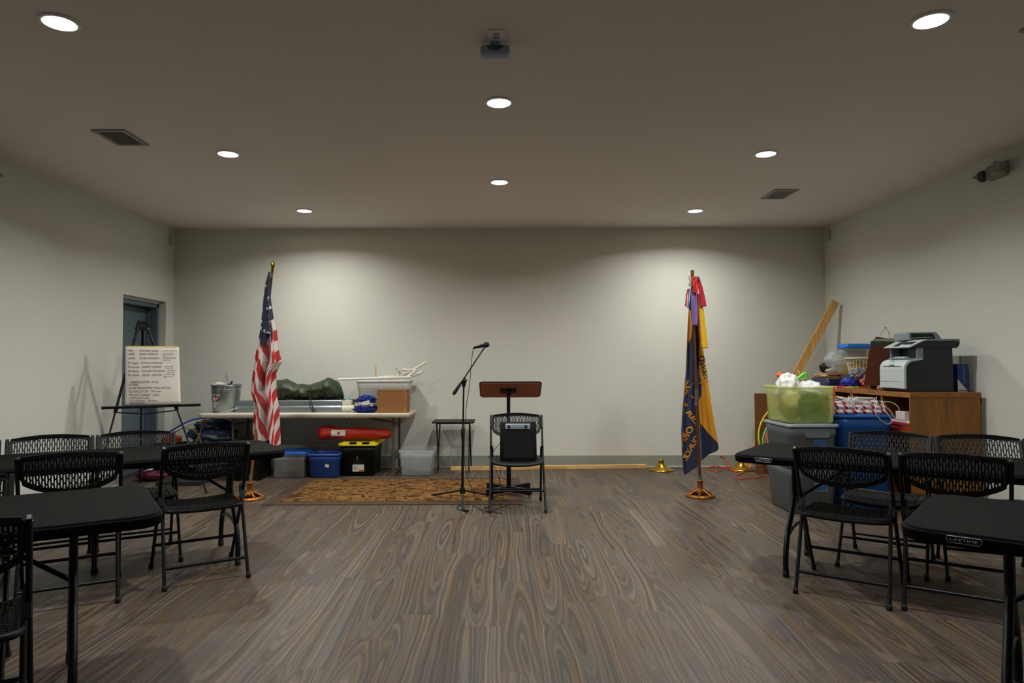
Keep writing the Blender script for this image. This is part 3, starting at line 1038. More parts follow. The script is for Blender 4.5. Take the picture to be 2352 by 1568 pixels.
M_FROST = mat('frosted_clear_plastic', (214, 214, 208), 0.35, alpha=.74)
M_CLEAR = mat('clear_plastic', (206, 214, 214), 0.12, alpha=.34, var=.02)
cx = G(880, 945, .74)[0]
t = thing('storage_tub', 'large frosted clear tub of white pipes on the white table', 'tub', (H(882, 900, 8.4)[0], 8.50, .74))
tub(t, .665, .43, .375, M_FROST, .86, .05)
M_PVC = mat('white_pvc', (222, 216, 204), .4, var=.03)


def pipe(a, b, Y0, Y1, label, r=.0145, m=None):
    xa, za = H(a[0], a[1], Y0); xb, zb = H(b[0], b[1], Y1)
    d = Vector((xb - xa, Y1 - Y0, zb - za))
    return prop('plastic_pipe', MB().tube([(0, 0, 0), d], r, 12), m or M_PVC, label, 'pipe', 'white plastic pipes in the frosted tub', loc=(xa, Y0, za))


for a_, b_, ya, yb, lb in (
        ((777, 871), (944, 866), 8.30, 8.34, 'longest white pipe, lying level across the front of the frosted tub rim'),
        ((948, 850), (978, 832), 8.40, 8.42, 'white pipe pointing highest above the frosted tub, towards the lectern'),
        ((908, 843), (922, 856), 8.46, 8.48, 'short white pipe tilted the other way from its neighbours in the frosted tub'),
        ((923, 849), (948, 849), 8.44, 8.44, 'short level white pipe at the top of the heap in the frosted tub'),
        ((926, 861), (946, 851), 8.50, 8.54, 'white pipe slanting up beneath the short level one'),
        ((936, 866), (956, 849), 8.36, 8.38, 'steep white pipe crossing the heap near the tub corner'),
        ((944, 865), (968, 856), 8.39, 8.41, 'white pipe slanting gently out past the tub corner, lower one'),
        ((948, 863), (972, 852), 8.47, 8.49, 'thin white pipe end behind the gently slanting one'),
        ((873, 865), (893, 867), 8.42, 8.44, 'white pipe with a pale elbow at the table-centre side of the tub'),
        ((890, 870), (916, 866), 8.52, 8.55, 'white pipe lying low in the middle of the heap'),
        ((868, 866), (905, 864), 8.57, 8.6, 'white pipe lying flat at the back rim of the frosted tub'),
        ((912, 868), (921, 850), 8.48, 8.5, 'steep short white pipe under the tee joint')):
    pipe(a_, b_, ya, yb, lb)
pipe((863, 868), (863, 841), 8.62, 8.64, 'upright tan wooden dowel behind the frosted tub', .008, M_PINE)
prop('pipe_filling', MB().blob((0, 0, .16), (.25, .15, .17), .1, 3, seed=5, zmin=.0), mat('pipe_mass', (200, 196, 186), .6, var=.1, scale=30), 'pale heap of fittings inside the frosted tub', 'pipe fittings', loc=(H(882, 900, 8.4)[0], 8.50, .755))
bx = G(873, 946, .74)[0]
t = thing('cardboard_box', 'closed brown cardboard box at the lectern end of the white table', 'box', (bx + .176, 8.13, .74))
obj('carton', MB().box(-.176, -.11, 0, .176, .11, .272), M_CARD, t, bevel=.003)
obj('flap', MB().box(-.176, -.111, .262, .176, .0, .2745).box(-.176, .002, .262, .176, .111, .2745), M_CARD, t, bevel=.001)
for sz in ((.18, .275), (0, .08)):
    obj('tape', MB().box(.146, -.1118, sz[0], .162, -.110, sz[1]), M_TAPE, t)
M_TINB = mat('blue_tinsel', (44, 62, 150), .16, .8, var=.85, scale=60, bump=1.0, bscale=90)
M_FOIL = mat('clear_wrapper', (220, 222, 226), .15, .4, var=.3, scale=40, alpha=.9, bump=.8, bscale=60)
tbx = G(847, 945, .74)[0]
t = thing('tinsel_bag', 'shiny bag of blue and silver tinsel in front of the frosted tub', 'bag', (tbx, 8.12, .74))
obj('lower_tinsel', MB().blob((0, 0, .05), (.135, .085, .06), .22, 5, 60, 30, 3, zmin=0), M_TINB, t)
obj('upper_tinsel', MB().blob((.0, 0, .15), (.11, .07, .055), .25, 5, 60, 30, 8), M_TINB, t)
obj('wrapper', MB().blob((-.005, -.01, .10), (.125, .075, .04), .22, 4, 50, 24, 11), M_FOIL, t)
obj('tag', MB().box(.0, -.1, .095, .09, -.094, .135, Matrix.Rotation(-.25, 4, 'Y')), M_WHT, t)

# ------------------------------------------------------------------ under and beside the white table
_m, _N, _L, _b = nodes('blue_grey_tarp')
_tc = _N.new('ShaderNodeTexCoord'); _mp = _N.new('ShaderNodeMapping'); _mp.inputs['Scale'].default_value = (3, 3, 11); _L.new(_tc.outputs['Object'], _mp.inputs[0])
_n = _N.new('ShaderNodeTexNoise'); _n.inputs['Scale'].default_value = 1.6; _n.inputs['Detail'].default_value = 4; _n.inputs['Distortion'].default_value = .8
_L.new(_mp.outputs[0], _n.inputs['Vector'])
_L.new(ramp(_N, _L, _n.outputs['Fac'], [(.36, (20, 26, 34)), (.46, (34, 70, 110)), (.53, (70, 92, 104)), (.62, (120, 122, 114))]), _b.inputs['Base Color'])
_b.inputs['Roughness'].default_value = .45
M_BTARP = _m
t = thing('tarp_pile', 'heap of folded blue and grey tarps tied with yellow rope, beyond the easel', 'tarp', (-3.54, 8.40, 0))
for k_, (bz, bh, bw) in enumerate(((.10, .12, .31), (.29, .13, .32), (.46, .12, .29), (.58, .07, .23))):
    obj('folded_tarp', MB().blob((.02 * k_ - .02, 0, bz), (bw, .22, bh), .10, 3.4, 56, 26, 21 + k_, zmin=0), M_BTARP, t)
M_YROPE = mat('yellow_rope', (170, 128, 34), .8)
obj('rope', MB().tube(smooth_path([(-.36, -.2, .50), (-.22, -.22, .56), (-.06, -.25, .5), (.02, -.28, .3)], 6), .007, 7), M_YROPE, t)
obj('rope', MB().tube(smooth_path([(.02, -.2, .70), (.0, -.24, .60), (-.04, -.28, .44), (-.12, -.28, .30), (-.2, -.26, .22)], 6), .007, 7), M_YROPE, t)
obj('ratchet_strap', MB().tube(smooth_path([(-.44, -.18, .50), (-.3, -.2, .58), (-.14, -.18, .655), (.05, -.16, .67), (.2, -.14, .62)], 6), .010, 7), mat('bright_blue_strap', (24, 74, 190), .5), t)
obj('strap', MB().tube(smooth_path([(-.46, -.2, .46), (-.34, -.22, .52), (-.2, -.2, .60), (-.1, -.2, .62)], 6), .009, 7), M_WHT, t)
t = thing('storage_crate', 'plain black crate low beside the door corner, orange cord on it', 'crate', (-4.0, 8.3, 0))
tub(t, .31, .34, .36, M_BLK, .9)
obj('lid', MB().loft([rrect(.30, .33, .04, .355), rrect(.30, .33, .04, .372)]), M_BLK, t)
M_ORG = mat('orange_cord_rubber', (206, 70, 16), .5)
m_ = MB()
for k in range(6):
    m_.tube([(.11 * math.cos(a / 14 * 6.283) * (1 + .1 * k % .2), .09 * math.sin(a / 14 * 6.283), .012 + .011 * k + .006 * math.sin(a + k)) for a in range(14)], .006, 6, closed=True)
prop('coiled_cord', m_, M_ORG, 'coiled orange cord seen through the chair back before the door corner', 'cord', loc=(-3.98, 8.3, .372))
t = thing('storage_tub', 'large black tub behind the foot of the striped flag', 'tub', (-2.905, 7.97, 0))
tub(t, .41, .44, .42, M_BLK, .94)
lid(t, .415, .44, .42, M_BLK)
t = thing('storage_tub', 'clear tub of tan cloth with a blue lid under the white table', 'tub', (-2.45, 8.14, 0))
tub(t, .395, .46, .275, M_CLEAR, .90, .04)
lid(t, .40, .465, .28, mat('blue_lid', (34, 84, 160), .35), .04, .022, .008)
crumple('folded_cloth', 'tan and cream cloth folded inside the blue-lidded clear tub', 'cloth', (-2.45, 8.14, .012), (.15, .18, .12), mat('tan_cloth', (150, 122, 92), .9, var=.45, scale=6), .06, 1.6, seed=31)
t = thing('storage_tub', 'small open royal blue tub under the white table', 'tub', (-2.048, 8.13, 0))
bt_ = tub(t, .385, .42, .275, mat('royal_blue_plastic', (44, 86, 168), .4), .84, .04)
obj('tag', MB().box(-.02, -.196, .13, .025, -.193, .165, Matrix.Rotation(.3, 4, 'Y')), M_WHT, t, loc=(.0, 0, .0))
t = thing('storage_tub', 'black tub with a bright yellow lid under the white table', 'tub', (-1.675, 8.325, 0))
tub(t, .43, .56, .365, M_BLK, .88, .035)
lid(t, .455, .58, .37, mat('yellow_lid', (226, 202, 20), .4), .04, .03, .01)
obj('latch', MB().box(-.09, -.294, .377, -.01, -.268, .402), M_BLK, t, bevel=.003)
obj('latch', MB().box(.06, -.294, .377, .14, -.268, .402), M_BLK, t, bevel=.003)
st = obj('shipping_label', MB().box(-.06, -.262, .055, .075, -.2525, .135), M_WHT, t)
obj('orange_patch', MB().box(.02, -.2640, .058, .07, -.262, .078), mat('orange_print', (216, 96, 40), .6), st)
pm = MB()
for k in range(4):
    pm.box(-.05, -.2638, .12 - k * .013, -.05 + (.03, .06, .05, .045)[k], -.262, .1235 - k * .013)
obj('print', pm, mat('grey_print', (120, 116, 112), .7), st)
obj('silver_tag', MB().box(-.01, -.272, .185, .004, -.258, .235), M_STEEL, t)
M_REDB = mat('red_nylon', (178, 28, 10), .55, var=.2, scale=8, bump=.4, bscale=24)


def redbag(u, v):
    L_ = .87; a = 2 * math.pi * v
    r = .088 * (1 - .38 * u) * min(1, (8 * u + .55), (10 * (1 - u) + .6))
    n_ = mnoise.noise(Vector((u * 6, math.cos(a) * 1.4, math.sin(a) * 1.4))) * .012
    return Vector((u * L_, (r + n_) * math.cos(a), .09 - .02 * u - .0 + (r * .95 + n_) * math.sin(a)))


t = thing('canopy_bag', 'long red carry bag lying across the yellow-lidded tub', 'bag', (-2.165, 8.16, .412))
ms = MB().grid(40, 20, redbag)
ms.add([redbag(0, k / 20) for k in range(20)], [tuple(range(20))]); ms.add([redbag(1, k / 20) for k in range(20)], [tuple(range(19, -1, -1))])
bb = obj('bag_body', ms, M_REDB, t)
lb_ = obj('white_label', MB().grid(6, 5, lambda u, v: redbag(.20 + .19 * u, .40 + .16 * v) + Vector((0, -.0025, 0))), M_WHT, t)
sm_ = []
for i in range(14):
    a = 2 * math.pi * i / 14 + .2; r = .022 if i % 2 else .010
    c_ = redbag(.30, .48); sm_.append(Vector((c_.x + r * math.cos(a), c_.y - .010, c_.z + r * math.sin(a))))
mm = MB(); mm.add(sm_, [tuple(range(14))])
obj('emblem', mm, mat('emblem_red', (186, 30, 30), .6), lb_)
t = thing('storage_tub', 'empty clear bin on the floor between the white table and the tray table', 'bin', (-.985, 8.24, 0))
tub(t, .43, .50, .30, M_CLEAR, .80, .045)
t = thing('tray_table', 'small black folding tray table against the back wall', 'table', (-.565, 8.42, 0))
obj('tray_top', MB().loft([rrect(.50, .40, .02, .600), rrect(.51, .41, .02, .605), rrect(.51, .41, .02, .618), rrect(.50, .40, .02, .621)]), M_BLK, t)
for s_ in (-1, 1):
    obj('leg_frame', MB().tube([(s_ * .20, -.14, .595), (s_ * .20, -.05, .40), (s_ * .205, .16, 0)], .009, 8), M_BLKM, t)
    obj('leg_frame', MB().tube([(s_ * .185, .15, .595), (s_ * .185, .04, .40), (s_ * .19, -.14, 0)], .009, 8), M_BLKM, t)
obj('top_rail', MB().tube([(-.2, -.14, .595), (.2, -.14, .595)], .008, 8), M_BLKM, t)
obj('rear_rail', MB().tube([(-.185, .15, .59), (.185, .15, .59)], .008, 8), M_BLKM, t)
a_ = G(1034, 1081); b_ = G(1486, 1075)
prop('wooden_board', MB().beam((0, 0, .021), (b_[0] - a_[0], b_[1] - a_[1], .021), .09, .042), M_PINE,
     'long pine board lying on the floor along the back wall', 'board', loc=(a_[0], a_[1] + .05, 0), bevel=.003)

# ------------------------------------------------------------------ rug
rx0, ry0, rx1, ry1 = -2.24, 6.41, .215, 7.90
t = thing('area_rug', 'tan and brown patterned rug with a plain brown border', 'rug', ((rx0 + rx1) / 2, (ry0 + ry1) / 2, 0))
hw, hd = (rx1 - rx0) / 2, (ry1 - ry0) / 2
obj('border', MB().box(-hw, -hd, 0, hw, hd, .008), mat('brown_rug_border', (66, 47, 28), .95, var=.12, scale=60, bump=.3, bscale=300), t, bevel=.003)
obj('field', MB().box(-hw + .14, -hd + .14, .008, hw - .14, hd - .11, .0095), rug_material(), t)

# ------------------------------------------------------------------ lectern
t = thing('lectern', 'tall black lectern with a tilted red-brown desktop behind the amplifier chair', 'lectern', (.085, 6.88, 0))
M_MAH = mat('red_brown_board', (188, 116, 88), .5, var=.06, scale=20)
for sx, sy in ((1, 1), (1, -1)):
    obj('base_bar', MB().beam((-.21 * sx, -.19 * sy, .065), (.21 * sx, .19 * sy, .065), .045, .055), M_BLKM, t, bevel=.004)
for sx in (-1, 1):
    for sy in (-1, 1):
        c_ = obj('caster', MB().tube([(sx * .195 - .008, sy * .175, .018), (sx * .195 + .008, sy * .175, .018)], .018, 16), M_STEEL, t)
        obj('stem', MB().tube([(sx * .195, sy * .175, .02), (sx * .195, sy * .175, .045)], .006, 8), M_STEEL, c_)
obj('column', MB().box(-.022, -.022, .08, .022, .022, .60), M_BLKM, t, bevel=.003)
obj('inner_column', MB().box(-.018, -.018, .60, .018, .018, 1.03), M_BLKM, t, bevel=.003)
T0 = Matrix.Translation((.02, .0, 1.055)) @ Matrix.Rotation(math.radians(-27), 4, 'X')


def brd(w_, d_, r_, z_):
    return [T0 @ p for p in rrect(w_, d_, r_, z_)]


obj('desktop', MB().loft([brd(.595, .335, .03, -.012), brd(.60, .34, .032, -.006), brd(.60, .34, .032, .004)]), M_MAH, t)
obj('edge_band', MB().tube([T0 @ p for p in rrect(.603, .343, .033, .0)], .0085, 8, closed=True), M_RUB, t)
obj('bracket', MB().box(-.10, -.05, -.022, .06, .05, -.012, T0).box(-.04, -.03, -.05, .01, .03, -.02, T0), M_BLKM, t, bevel=.002)

# ------------------------------------------------------------------ amplifier on the chair
t = thing('amplifier', 'black portable amplifier with a silver knob panel on the lone chair', 'amplifier', (.165, 6.295, .446))
AW = .168
obj('cabinet', MB().loft([[Vector((p.x, p.y + .0, 0)) for p in rrect(2 * AW - .01, .20, .02, 0)], rrect(2 * AW, .205, .025, .01), rrect(2 * AW - .01, .18, .025, .30), rrect(2 * AW - .03, .16, .02, .325), rrect(2 * AW - .05, .15, .02, .33)]), M_BLK, t)
obj('grille', MB().box(-.135, -.104, .015, .14, -.098, .265, Matrix.Rotation(math.radians(-1.6), 4, 'X')), mat('speaker_cloth', (8, 9, 9), .9, bump=.4, bscale=500), t, bevel=.004)
pn = obj('control_panel', MB().box(-.118, -.103, .278, .108, -.089, .322), mat('silver_panel', (190, 200, 212), .3, .4), t, bevel=.003)
for kx in (-.085, .068):
    obj('knob', MB().lathe([(.014, 0), (.013, .012), (.0, .012)], n=18, M=Matrix.Translation((kx, -.103, .300)) @ Matrix.Rotation(math.pi / 2, 4, 'X')), M_RUB, pn)
bb = MB()
for k in range(5):
    bb.box(-.055 + k * .022, -.1045, .288, -.044 + k * .022, -.103, .292)
obj('markings', bb, M_RUB, pn)
for sx in (-1, 1):
    obj('corner_guard', MB().loft([rrect(.05, .10, .018, .27, cx=sx * (AW - .028), cy=-.045), rrect(.054, .104, .02, .30, cx=sx * (AW - .028), cy=-.043), rrect(.05, .10, .02, .338, cx=sx * (AW - .030), cy=-.040)]), M_RUB, t)

# ------------------------------------------------------------------ microphone stand
t = thing('microphone_stand', 'black boom microphone stand standing on the rug edge', 'microphone stand', (-.36, 6.55, 0))
M_STAND = mat('satin_black_metal', (20, 20, 21), .3, .3)
obj('hub', MB().lathe([(.014, .075), (.026, .08), (.026, .125), (.016, .14), (.016, .16)], n=18), M_STAND, t)
for fx, fy in ((-.307, .27), (.25, .27), (.027, -.40)):
    lg = obj('leg', MB().tube([(fx * .06, fy * .06, .105), (fx * .5, fy * .5, .062), (fx, fy, .014)], .0085, 8), M_STAND, t)
    obj('rubber_tip', MB().tube([(fx * .93, fy * .93, .02), (fx * 1.03, fy * 1.03, .013)], .013, 10), M_RUB, lg)
obj('lower_pole', MB().tube([(0, 0, .12), (.004, 0, .62)], .0115, 12), M_STAND, t)
obj('height_clutch', MB().lathe([(.012, .60), (.017, .61), (.019, .68), (.013, .70)], (.004, 0, 0), 14), M_RUB, t)
obj('upper_pole', MB().tube([(.004, 0, .66), (.014, 0, 1.13)], .008, 12), M_STAND, t)
obj('boom_clamp', MB().tube([(.012, 0, 1.09), (.015, 0, 1.13), (.02, 0, 1.18)], [.014, .022, .014], 12).tube([(.0, -.03, 1.155), (.045, -.03, 1.155)], .012, 10), M_RUB, t)
xb, zb = H(1041, 906, 6.52); xe, ze = H(1114, 796, 6.52)
P0 = Vector((xb + .36, -.03, zb)); P1 = Vector((xe + .36, -.03, ze))
obj('boom_arm', MB().tube([P0.lerp(P1, .12), P1], .0062, 10), mat('chromed_black', (60, 60, 62), .2, .8), t)
obj('counterweight', MB().tube([P0, P0.lerp(P1, .05), P0.lerp(P1, .22), P0.lerp(P1, .30)], [.013, .018, .012, .009], 12), M_RUB, t)
xm0, zm0 = H(1087, 799, 6.50); xm1, zm1 = H(1124, 790, 6.50)
A0 = Vector((xm0, 6.50, zm0)); A1 = Vector((xm1, 6.50, zm1))
obj('clip', MB().tube([P1, P1 + Vector((.012, 0, .018)), A0.lerp(A1, .58) - Vector((-.36, 6.55, 0))], [.009, .013, .011], 10), M_RUB, t)
t = thing('microphone', 'black handheld microphone clipped at the top of the boom stand', 'microphone', A0)
D_ = A1 - A0; l_ = D_.length; rotm = D_.to_track_quat('Z', 'Y').to_matrix().to_4x4()
obj('handle', MB().lathe([(.008, 0), (.011, .004), (.0125, l_ * .3), (.017, l_ * .62), (.018, l_ * .66)], n=18, M=rotm), M_STAND, t)
obj('grille_ball', MB().lathe([(.018, l_ * .66), (.024, l_ * .70), (.0265, l_ * .80), (.024, l_ * .92), (.016, l_ * .985), (0, l_)], n=22, M=rotm), mat('mic_mesh', (34, 34, 36), .45, .6, bump=1, bscale=700), t)


def cord(name, pts, r, m, label, cat='cable', base=(0, 0, 0), k=7):
    o_ = Vector(pts[0])
    return prop(name, MB().tube(smooth_path([Vector(p) - o_ for p in pts], k), r, 7), m, label, cat, loc=tuple(o_))


def gz(px, py, z=0.004):
    x_, y_ = G(px, py, z); return (x_, y_, z)


mx, mz = H(1082, 830, 6.5)
q1 = H(1083, 830, 6.50); q2 = H(1079, 880, 6.52); q3 = H(1071, 935, 6.53)
cord('microphone_cable', [tuple(A0), (q1[0], 6.50, q1[1]), (q2[0], 6.51, q2[1]), (q3[0], 6.53, q3[1]), (-.340, 6.53, .6), (-.335, 6.53, .35), (-.29, 6.53, .18), (-.22, 6.56, .02), gz(1110, 1132), gz(1090, 1142), gz(1078, 1150), gz(1095, 1165), gz(1118, 1174), gz(1122, 1160), gz(1135, 1140)], .003, M_RUB,
     'thin black cable running from the microphone down the stand to the floor')
pc = thing('power_cord', 'short black power cord with a plug in front of the microphone stand', 'cord', gz(1049, 1165))
o_ = Vector(gz(1049, 1165))
obj('flex', MB().tube(smooth_path([Vector(gz(*p)) - o_ for p in ((1100, 1152), (1075, 1156), (1056, 1160), (1049, 1166), (1056, 1171), (1066, 1171))], 6), .004, 7), M_RUB, pc)
obj('plug', MB().beam(Vector(gz(1063, 1170, .012)) - o_, Vector(gz(1075, 1173, .012)) - o_, .025, .02), M_RUB, pc, bevel=.004)
obj('prongs', MB().beam(Vector(gz(1073, 1171, .012)) - o_, Vector(gz(1080, 1172, .012)) - o_, .003, .006), M_STEEL, pc)
cord('trailing_cable', [(.0, 6.20, .60), (-.06, 6.22, .52), (-.11, 6.28, .45), (-.09, 6.36, .44), (-.03, 6.42, .30), (.02, 6.47, .1), (.0, 6.40, .006), gz(1118, 1165), gz(1108, 1170), gz(1112, 1178), gz(1128, 1172), gz(1140, 1177), gz(1152, 1178)], .0028, M_RUB,
     'thin black cord trailing from the amplifier past the chair leg to the floor')
cord('floor_cable', [gz(1150, 1076, .25), gz(1148, 1100, .1), gz(1145, 1125), gz(1125, 1140), gz(1112, 1160), gz(1120, 1172), gz(1140, 1168), gz(1170, 1158)], .0025, M_RUB,
     'loose thin black cable looping under the lone chair')

# ------------------------------------------------------------------ flag bases
def spoked_base(t, m, r=.142):
    obj('base_ring', MB().lathe([(r * .80, 0), (r, .0), (r, .012), (r * .93, .024), (r * .80, .030), (r * .78, .022), (r * .80, 0)], n=44), m, t)
    sp_ = MB()
    for k in range(6):
        a = k * math.pi / 3 + .2
        c_, s_ = math.cos(a), math.sin(a)
        sp_.tube([(r * .86 * c_, r * .86 * s_, .022), (r * .5 * c_, r * .5 * s_, .045), (.03 * c_, .03 * s_, .068)], [.014, .011, .014], 8)
    obj('spokes', sp_, m, t)
    obj('hub', MB().lathe([(.045, .05), (.036, .07), (.028, .085), (.028, .15), (.031, .152), (.031, .16), (.02, .162)], n=24), m, t)


b1 = (-2.447, 6.72)
t = thing('flag_pole', 'leaning wooden flagpole in a bronze base carrying the striped flag', 'flagpole', (b1[0], b1[1], 0))
spoked_base(t, M_BRASS2)
tp = H(627, 606, 6.74); tp = Vector((tp[0] - b1[0], .02, tp[1]))
bs = Vector((0, 0, .15))
obj('lower_shaft', MB().tube([bs - Vector((0, 0, .08)), bs.lerp(tp, .30)], .0135, 12), mat('golden_pole', (150, 108, 40), .35, .4), t)
obj('upper_shaft', MB().tube([bs.lerp(tp, .30), bs.lerp(tp, .955)], .0115, 12), M_POLE, t)
obj('collar', MB().tube([bs.lerp(tp, .015), bs.lerp(tp, .04)], .016, 12), mat('verdigris', (96, 112, 92), .5, .3), t)
obj('finial', MB().tube([bs.lerp(tp, .955), bs.lerp(tp, .985), bs.lerp(tp, .987), bs.lerp(tp, 1.0), bs.lerp(tp, 1.012)], [.015, .015, .022, .019, .008], 14), M_BRASS, t)

# striped flag: outline and folds
FY = 6.67
FL = [(624, 616.5), (654, 608), (690, 603), (728, 599), (768, 594), (798, 588), (839, 581), (898, 574), (927, 582), (960, 580), (983, 578), (1005, 579), (1022, 582)]
FR = [(624, 620), (690, 622.5), (735, 629), (761, 636), (802, 639.5), (831, 646), (857, 631), (905, 632), (935, 637), (979, 639.5), (1022, 641)]
CANTON = [(0, 775), (.2, 788), (.40, 799), (.43, 768), (.6, 771), (.80, 784), (.845, 736), (1, 732)]
UPP = [(0, 775), (.40, 808), (.46, 822), (.50, 832), (.84, 776), (.845, 736), (1, 732)]
LOW = [(0, 0), (.42, 34), (.5, 40), (.84, -14), (.845, 0), (1, -20)]


def fold1(s, y):
    k = min(1, (y - 624) / 120.0)
    return .040 * k * math.sin(2 * math.pi * (2.1 * s + .15)) + .012 * k * math.sin(2 * math.pi * (5.3 * s + .4) + y * .01) + .07 * k * math.exp(-((s - .46) / .055) ** 2) - .03 * k * min(1, max(0, (s - .82) / .04)) * min(1, max(0, (866 - y) / 50.0))


def flag1(u, v):
    y = 624 + (1018 - 624) * v
    s = u
    px = interp(FL, y) + (interp(FR, y) - interp(FL, y)) * s
    yb = y + (0 if v < .96 else (6 * math.sin(s * 9)))
    x_, z_ = H(px, yb, FY)
    return Vector((x_, FY + fold1(s, y), z_))


def uv1(u, v):
    y = 624 + (1018 - 624) * v
    y0 = interp(UPP, u) + interp(LOW, u) * max(0.0, min(1.6, (y - 790) / 140.0))
    return ((y - interp(CANTON, u)) / 50.0, (y - y0) / 24.5)


t = thing('flag', 'red, white and blue striped flag with white stars, hanging furled on its pole', 'flag', (0, 0, 0))
obj('cloth', MB().grid(90, 200, flag1, uvfn=uv1), stripe_uv_material(), t, solid=.0025)
stars = MB()
for sx, sy, sr, rot in ((611.2, 657, 3.4, .2), (617, 686, 4.6, .1), (608, 674, 2.6, .5), (623, 706.5, 4.4, .3), (616.5, 725.5, 5, .1), (620.5, 740.5, 5, .25), (600, 738, 3.6, .3), (610.5, 760, 4, .6), (615.5, 765, 4.8, .1),
                        (599, 753.5, 4.6, .2), (612, 709, 2.8, .4), (623.5, 756, 3, .2), (606, 691, 2.6, .1), (602, 712, 2.6, .5)):
    s = (sx - interp(FL, sy)) / (interp(FR, sy) - interp(FL, sy))
    pts = []
    for i in range(10):
        r = sr * (1.35 if i % 2 == 0 else .55)
        a = math.pi / 2 + i * math.pi / 5 + rot
        px, py = sx + r * math.cos(a) * .8, sy - r * math.sin(a)
        px = min(max(px, interp(FL, py) + .3), interp(FR, py) - .3)
        s2 = (px - interp(FL, py)) / (interp(FR, py) - interp(FL, py))
        x_, z_ = H(px, py, FY); pts.append(Vector((x_, FY + fold1(s2, py) - .011, z_)))
    stars.add(pts, [tuple(range(10))])
obj('stars', stars, M_WHT, t)

b2 = (1.972, 6.78)
t = thing('flag_pole', 'upright dark wooden flagpole in a bronze base carrying the navy and gold flag', 'flagpole', (b2[0], b2[1], 0))
spoked_base(t, M_BRASS2)
tp = H(1590, 622, 6.78); tp = Vector((tp[0] - b2[0], 0, tp[1]))
mj = H(1600, 914, 6.78); mj = Vector((mj[0] - b2[0], 0, mj[1]))
M_DPOLE = mat('dark_brown_pole', (84, 50, 28), .35, var=.15, stretch=(20, 20, 1))
obj('lower_shaft', MB().tube([bs - Vector((0, 0, .08)), mj], .0145, 12), M_DPOLE, t)
obj('upper_shaft', MB().tube([mj, mj.lerp(tp, .97)], .0125, 12), M_DPOLE, t)
obj('ferrule', MB().tube([mj + Vector((0, 0, -.075)), mj + Vector((0, 0, .085))], .017, 14), mat('steel_ferrule', (150, 146, 136), .3, .8), t)
obj('collar', MB().tube([bs, bs + Vector((0, 0, .05))], .018, 12), mat('verdigris', (96, 112, 92), .5, .3), t)
obj('pole_cap', MB().tube([mj.lerp(tp, .965), mj.lerp(tp, 1.005)], .017, 12), M_BRASS, t)

GY = 6.86


def zp(x, y):
    return (1480 + x / 2.704, 600 + y / 2.704)


BL = [(644, 1589), (700, 1583.5), (748, 1580.6), (807, 1578), (859, 1575.4), (914, 1570.6), (955, 1567), (988, 1566), (1033, 1567), (1081, 1570.6), (1095, 1572.5)]
BR = [(644, 1597), (711, 1605.7), (777.5, 1607.6), (818, 1615), (881, 1624), (944, 1633.5), (992, 1642.7), (1021, 1648), (1034, 1648.6)]
GOLD_R = [zp(*p) for p in ((318, 150), (322, 250), (338, 420), (340, 560), (345, 700), (358, 760), (358, 830), (344, 868), (346, 930), (352, 1005), (458, 1140), (560, 1140), (560, 150))]
GOLD_L = [zp(*p) for p in ((240, 300), (318, 300), (318, 395), (294, 400), (288, 480), (266, 545), (262, 640), (259, 690), (200, 690))]
RED_L = [zp(*p) for p in ((240, 670), (261, 670), (258, 790), (252, 862), (240, 862))]


def sdf(poly, x, y):
    inside = False; d = 1e9; n = len(poly)
    for i in range(n):
        x0, y0 = poly[i]; x1, y1 = poly[(i + 1) % n]
        if (y0 > y) != (y1 > y) and x < (x1 - x0) * (y - y0) / (y1 - y0) + x0:
            inside = not inside
        dx, dy = x1 - x0, y1 - y0
        tt = max(0, min(1, ((x - x0) * dx + (y - y0) * dy) / (dx * dx + dy * dy)))
        d = min(d, math.hypot(x - x0 - dx * tt, y - y0 - dy * tt))
    return d if inside else -d


def bottom(s):          # lower hem runs from the low tip up to the outer corner
    return interp([(0, 1083), (.05, 1093), (.45, 1064), (1, 1030)], s)


def banner_px(u, v):
    y = 644 + (bottom(u) - 644) * v
    l = interp(BL, y); r = interp(BR, y)
    if y > 1034:
        r = 1648.6
    return l + (r - l) * u, y


def fold2(u, y):
    k = min(1, (y - 640) / 150.0)
    return .035 * k * math.sin(2 * math.pi * (1.7 * u + .1)) + .01 * k * math.sin(2 * math.pi * (4.1 * u) + y * .012)


def banner(u, v):
    px, y = banner_px(u, v)
    x_, z_ = H(px, y, GY)
    return Vector((x_, GY + fold2(u, y), z_))


def uv2(u, v):
    px, y = banner_px(u, v)
    return (max(sdf(GOLD_R, px, y), sdf(GOLD_L, px, y)) / 20.0, sdf(RED_L, px, y) / 20.0)


t = thing('flag', 'navy and gold fabric flag with gold lettering, hanging furled on its pole', 'flag', (0, 0, 0))
obj('cloth', MB().grid(70, 200, banner, uvfn=uv2), banner_uv_material(), t, solid=.0025)
M_GTHR = mat('gold_lettering', (206, 140, 20), .6)
M_NTHR = mat('navy_lettering', (26, 26, 48), .6)


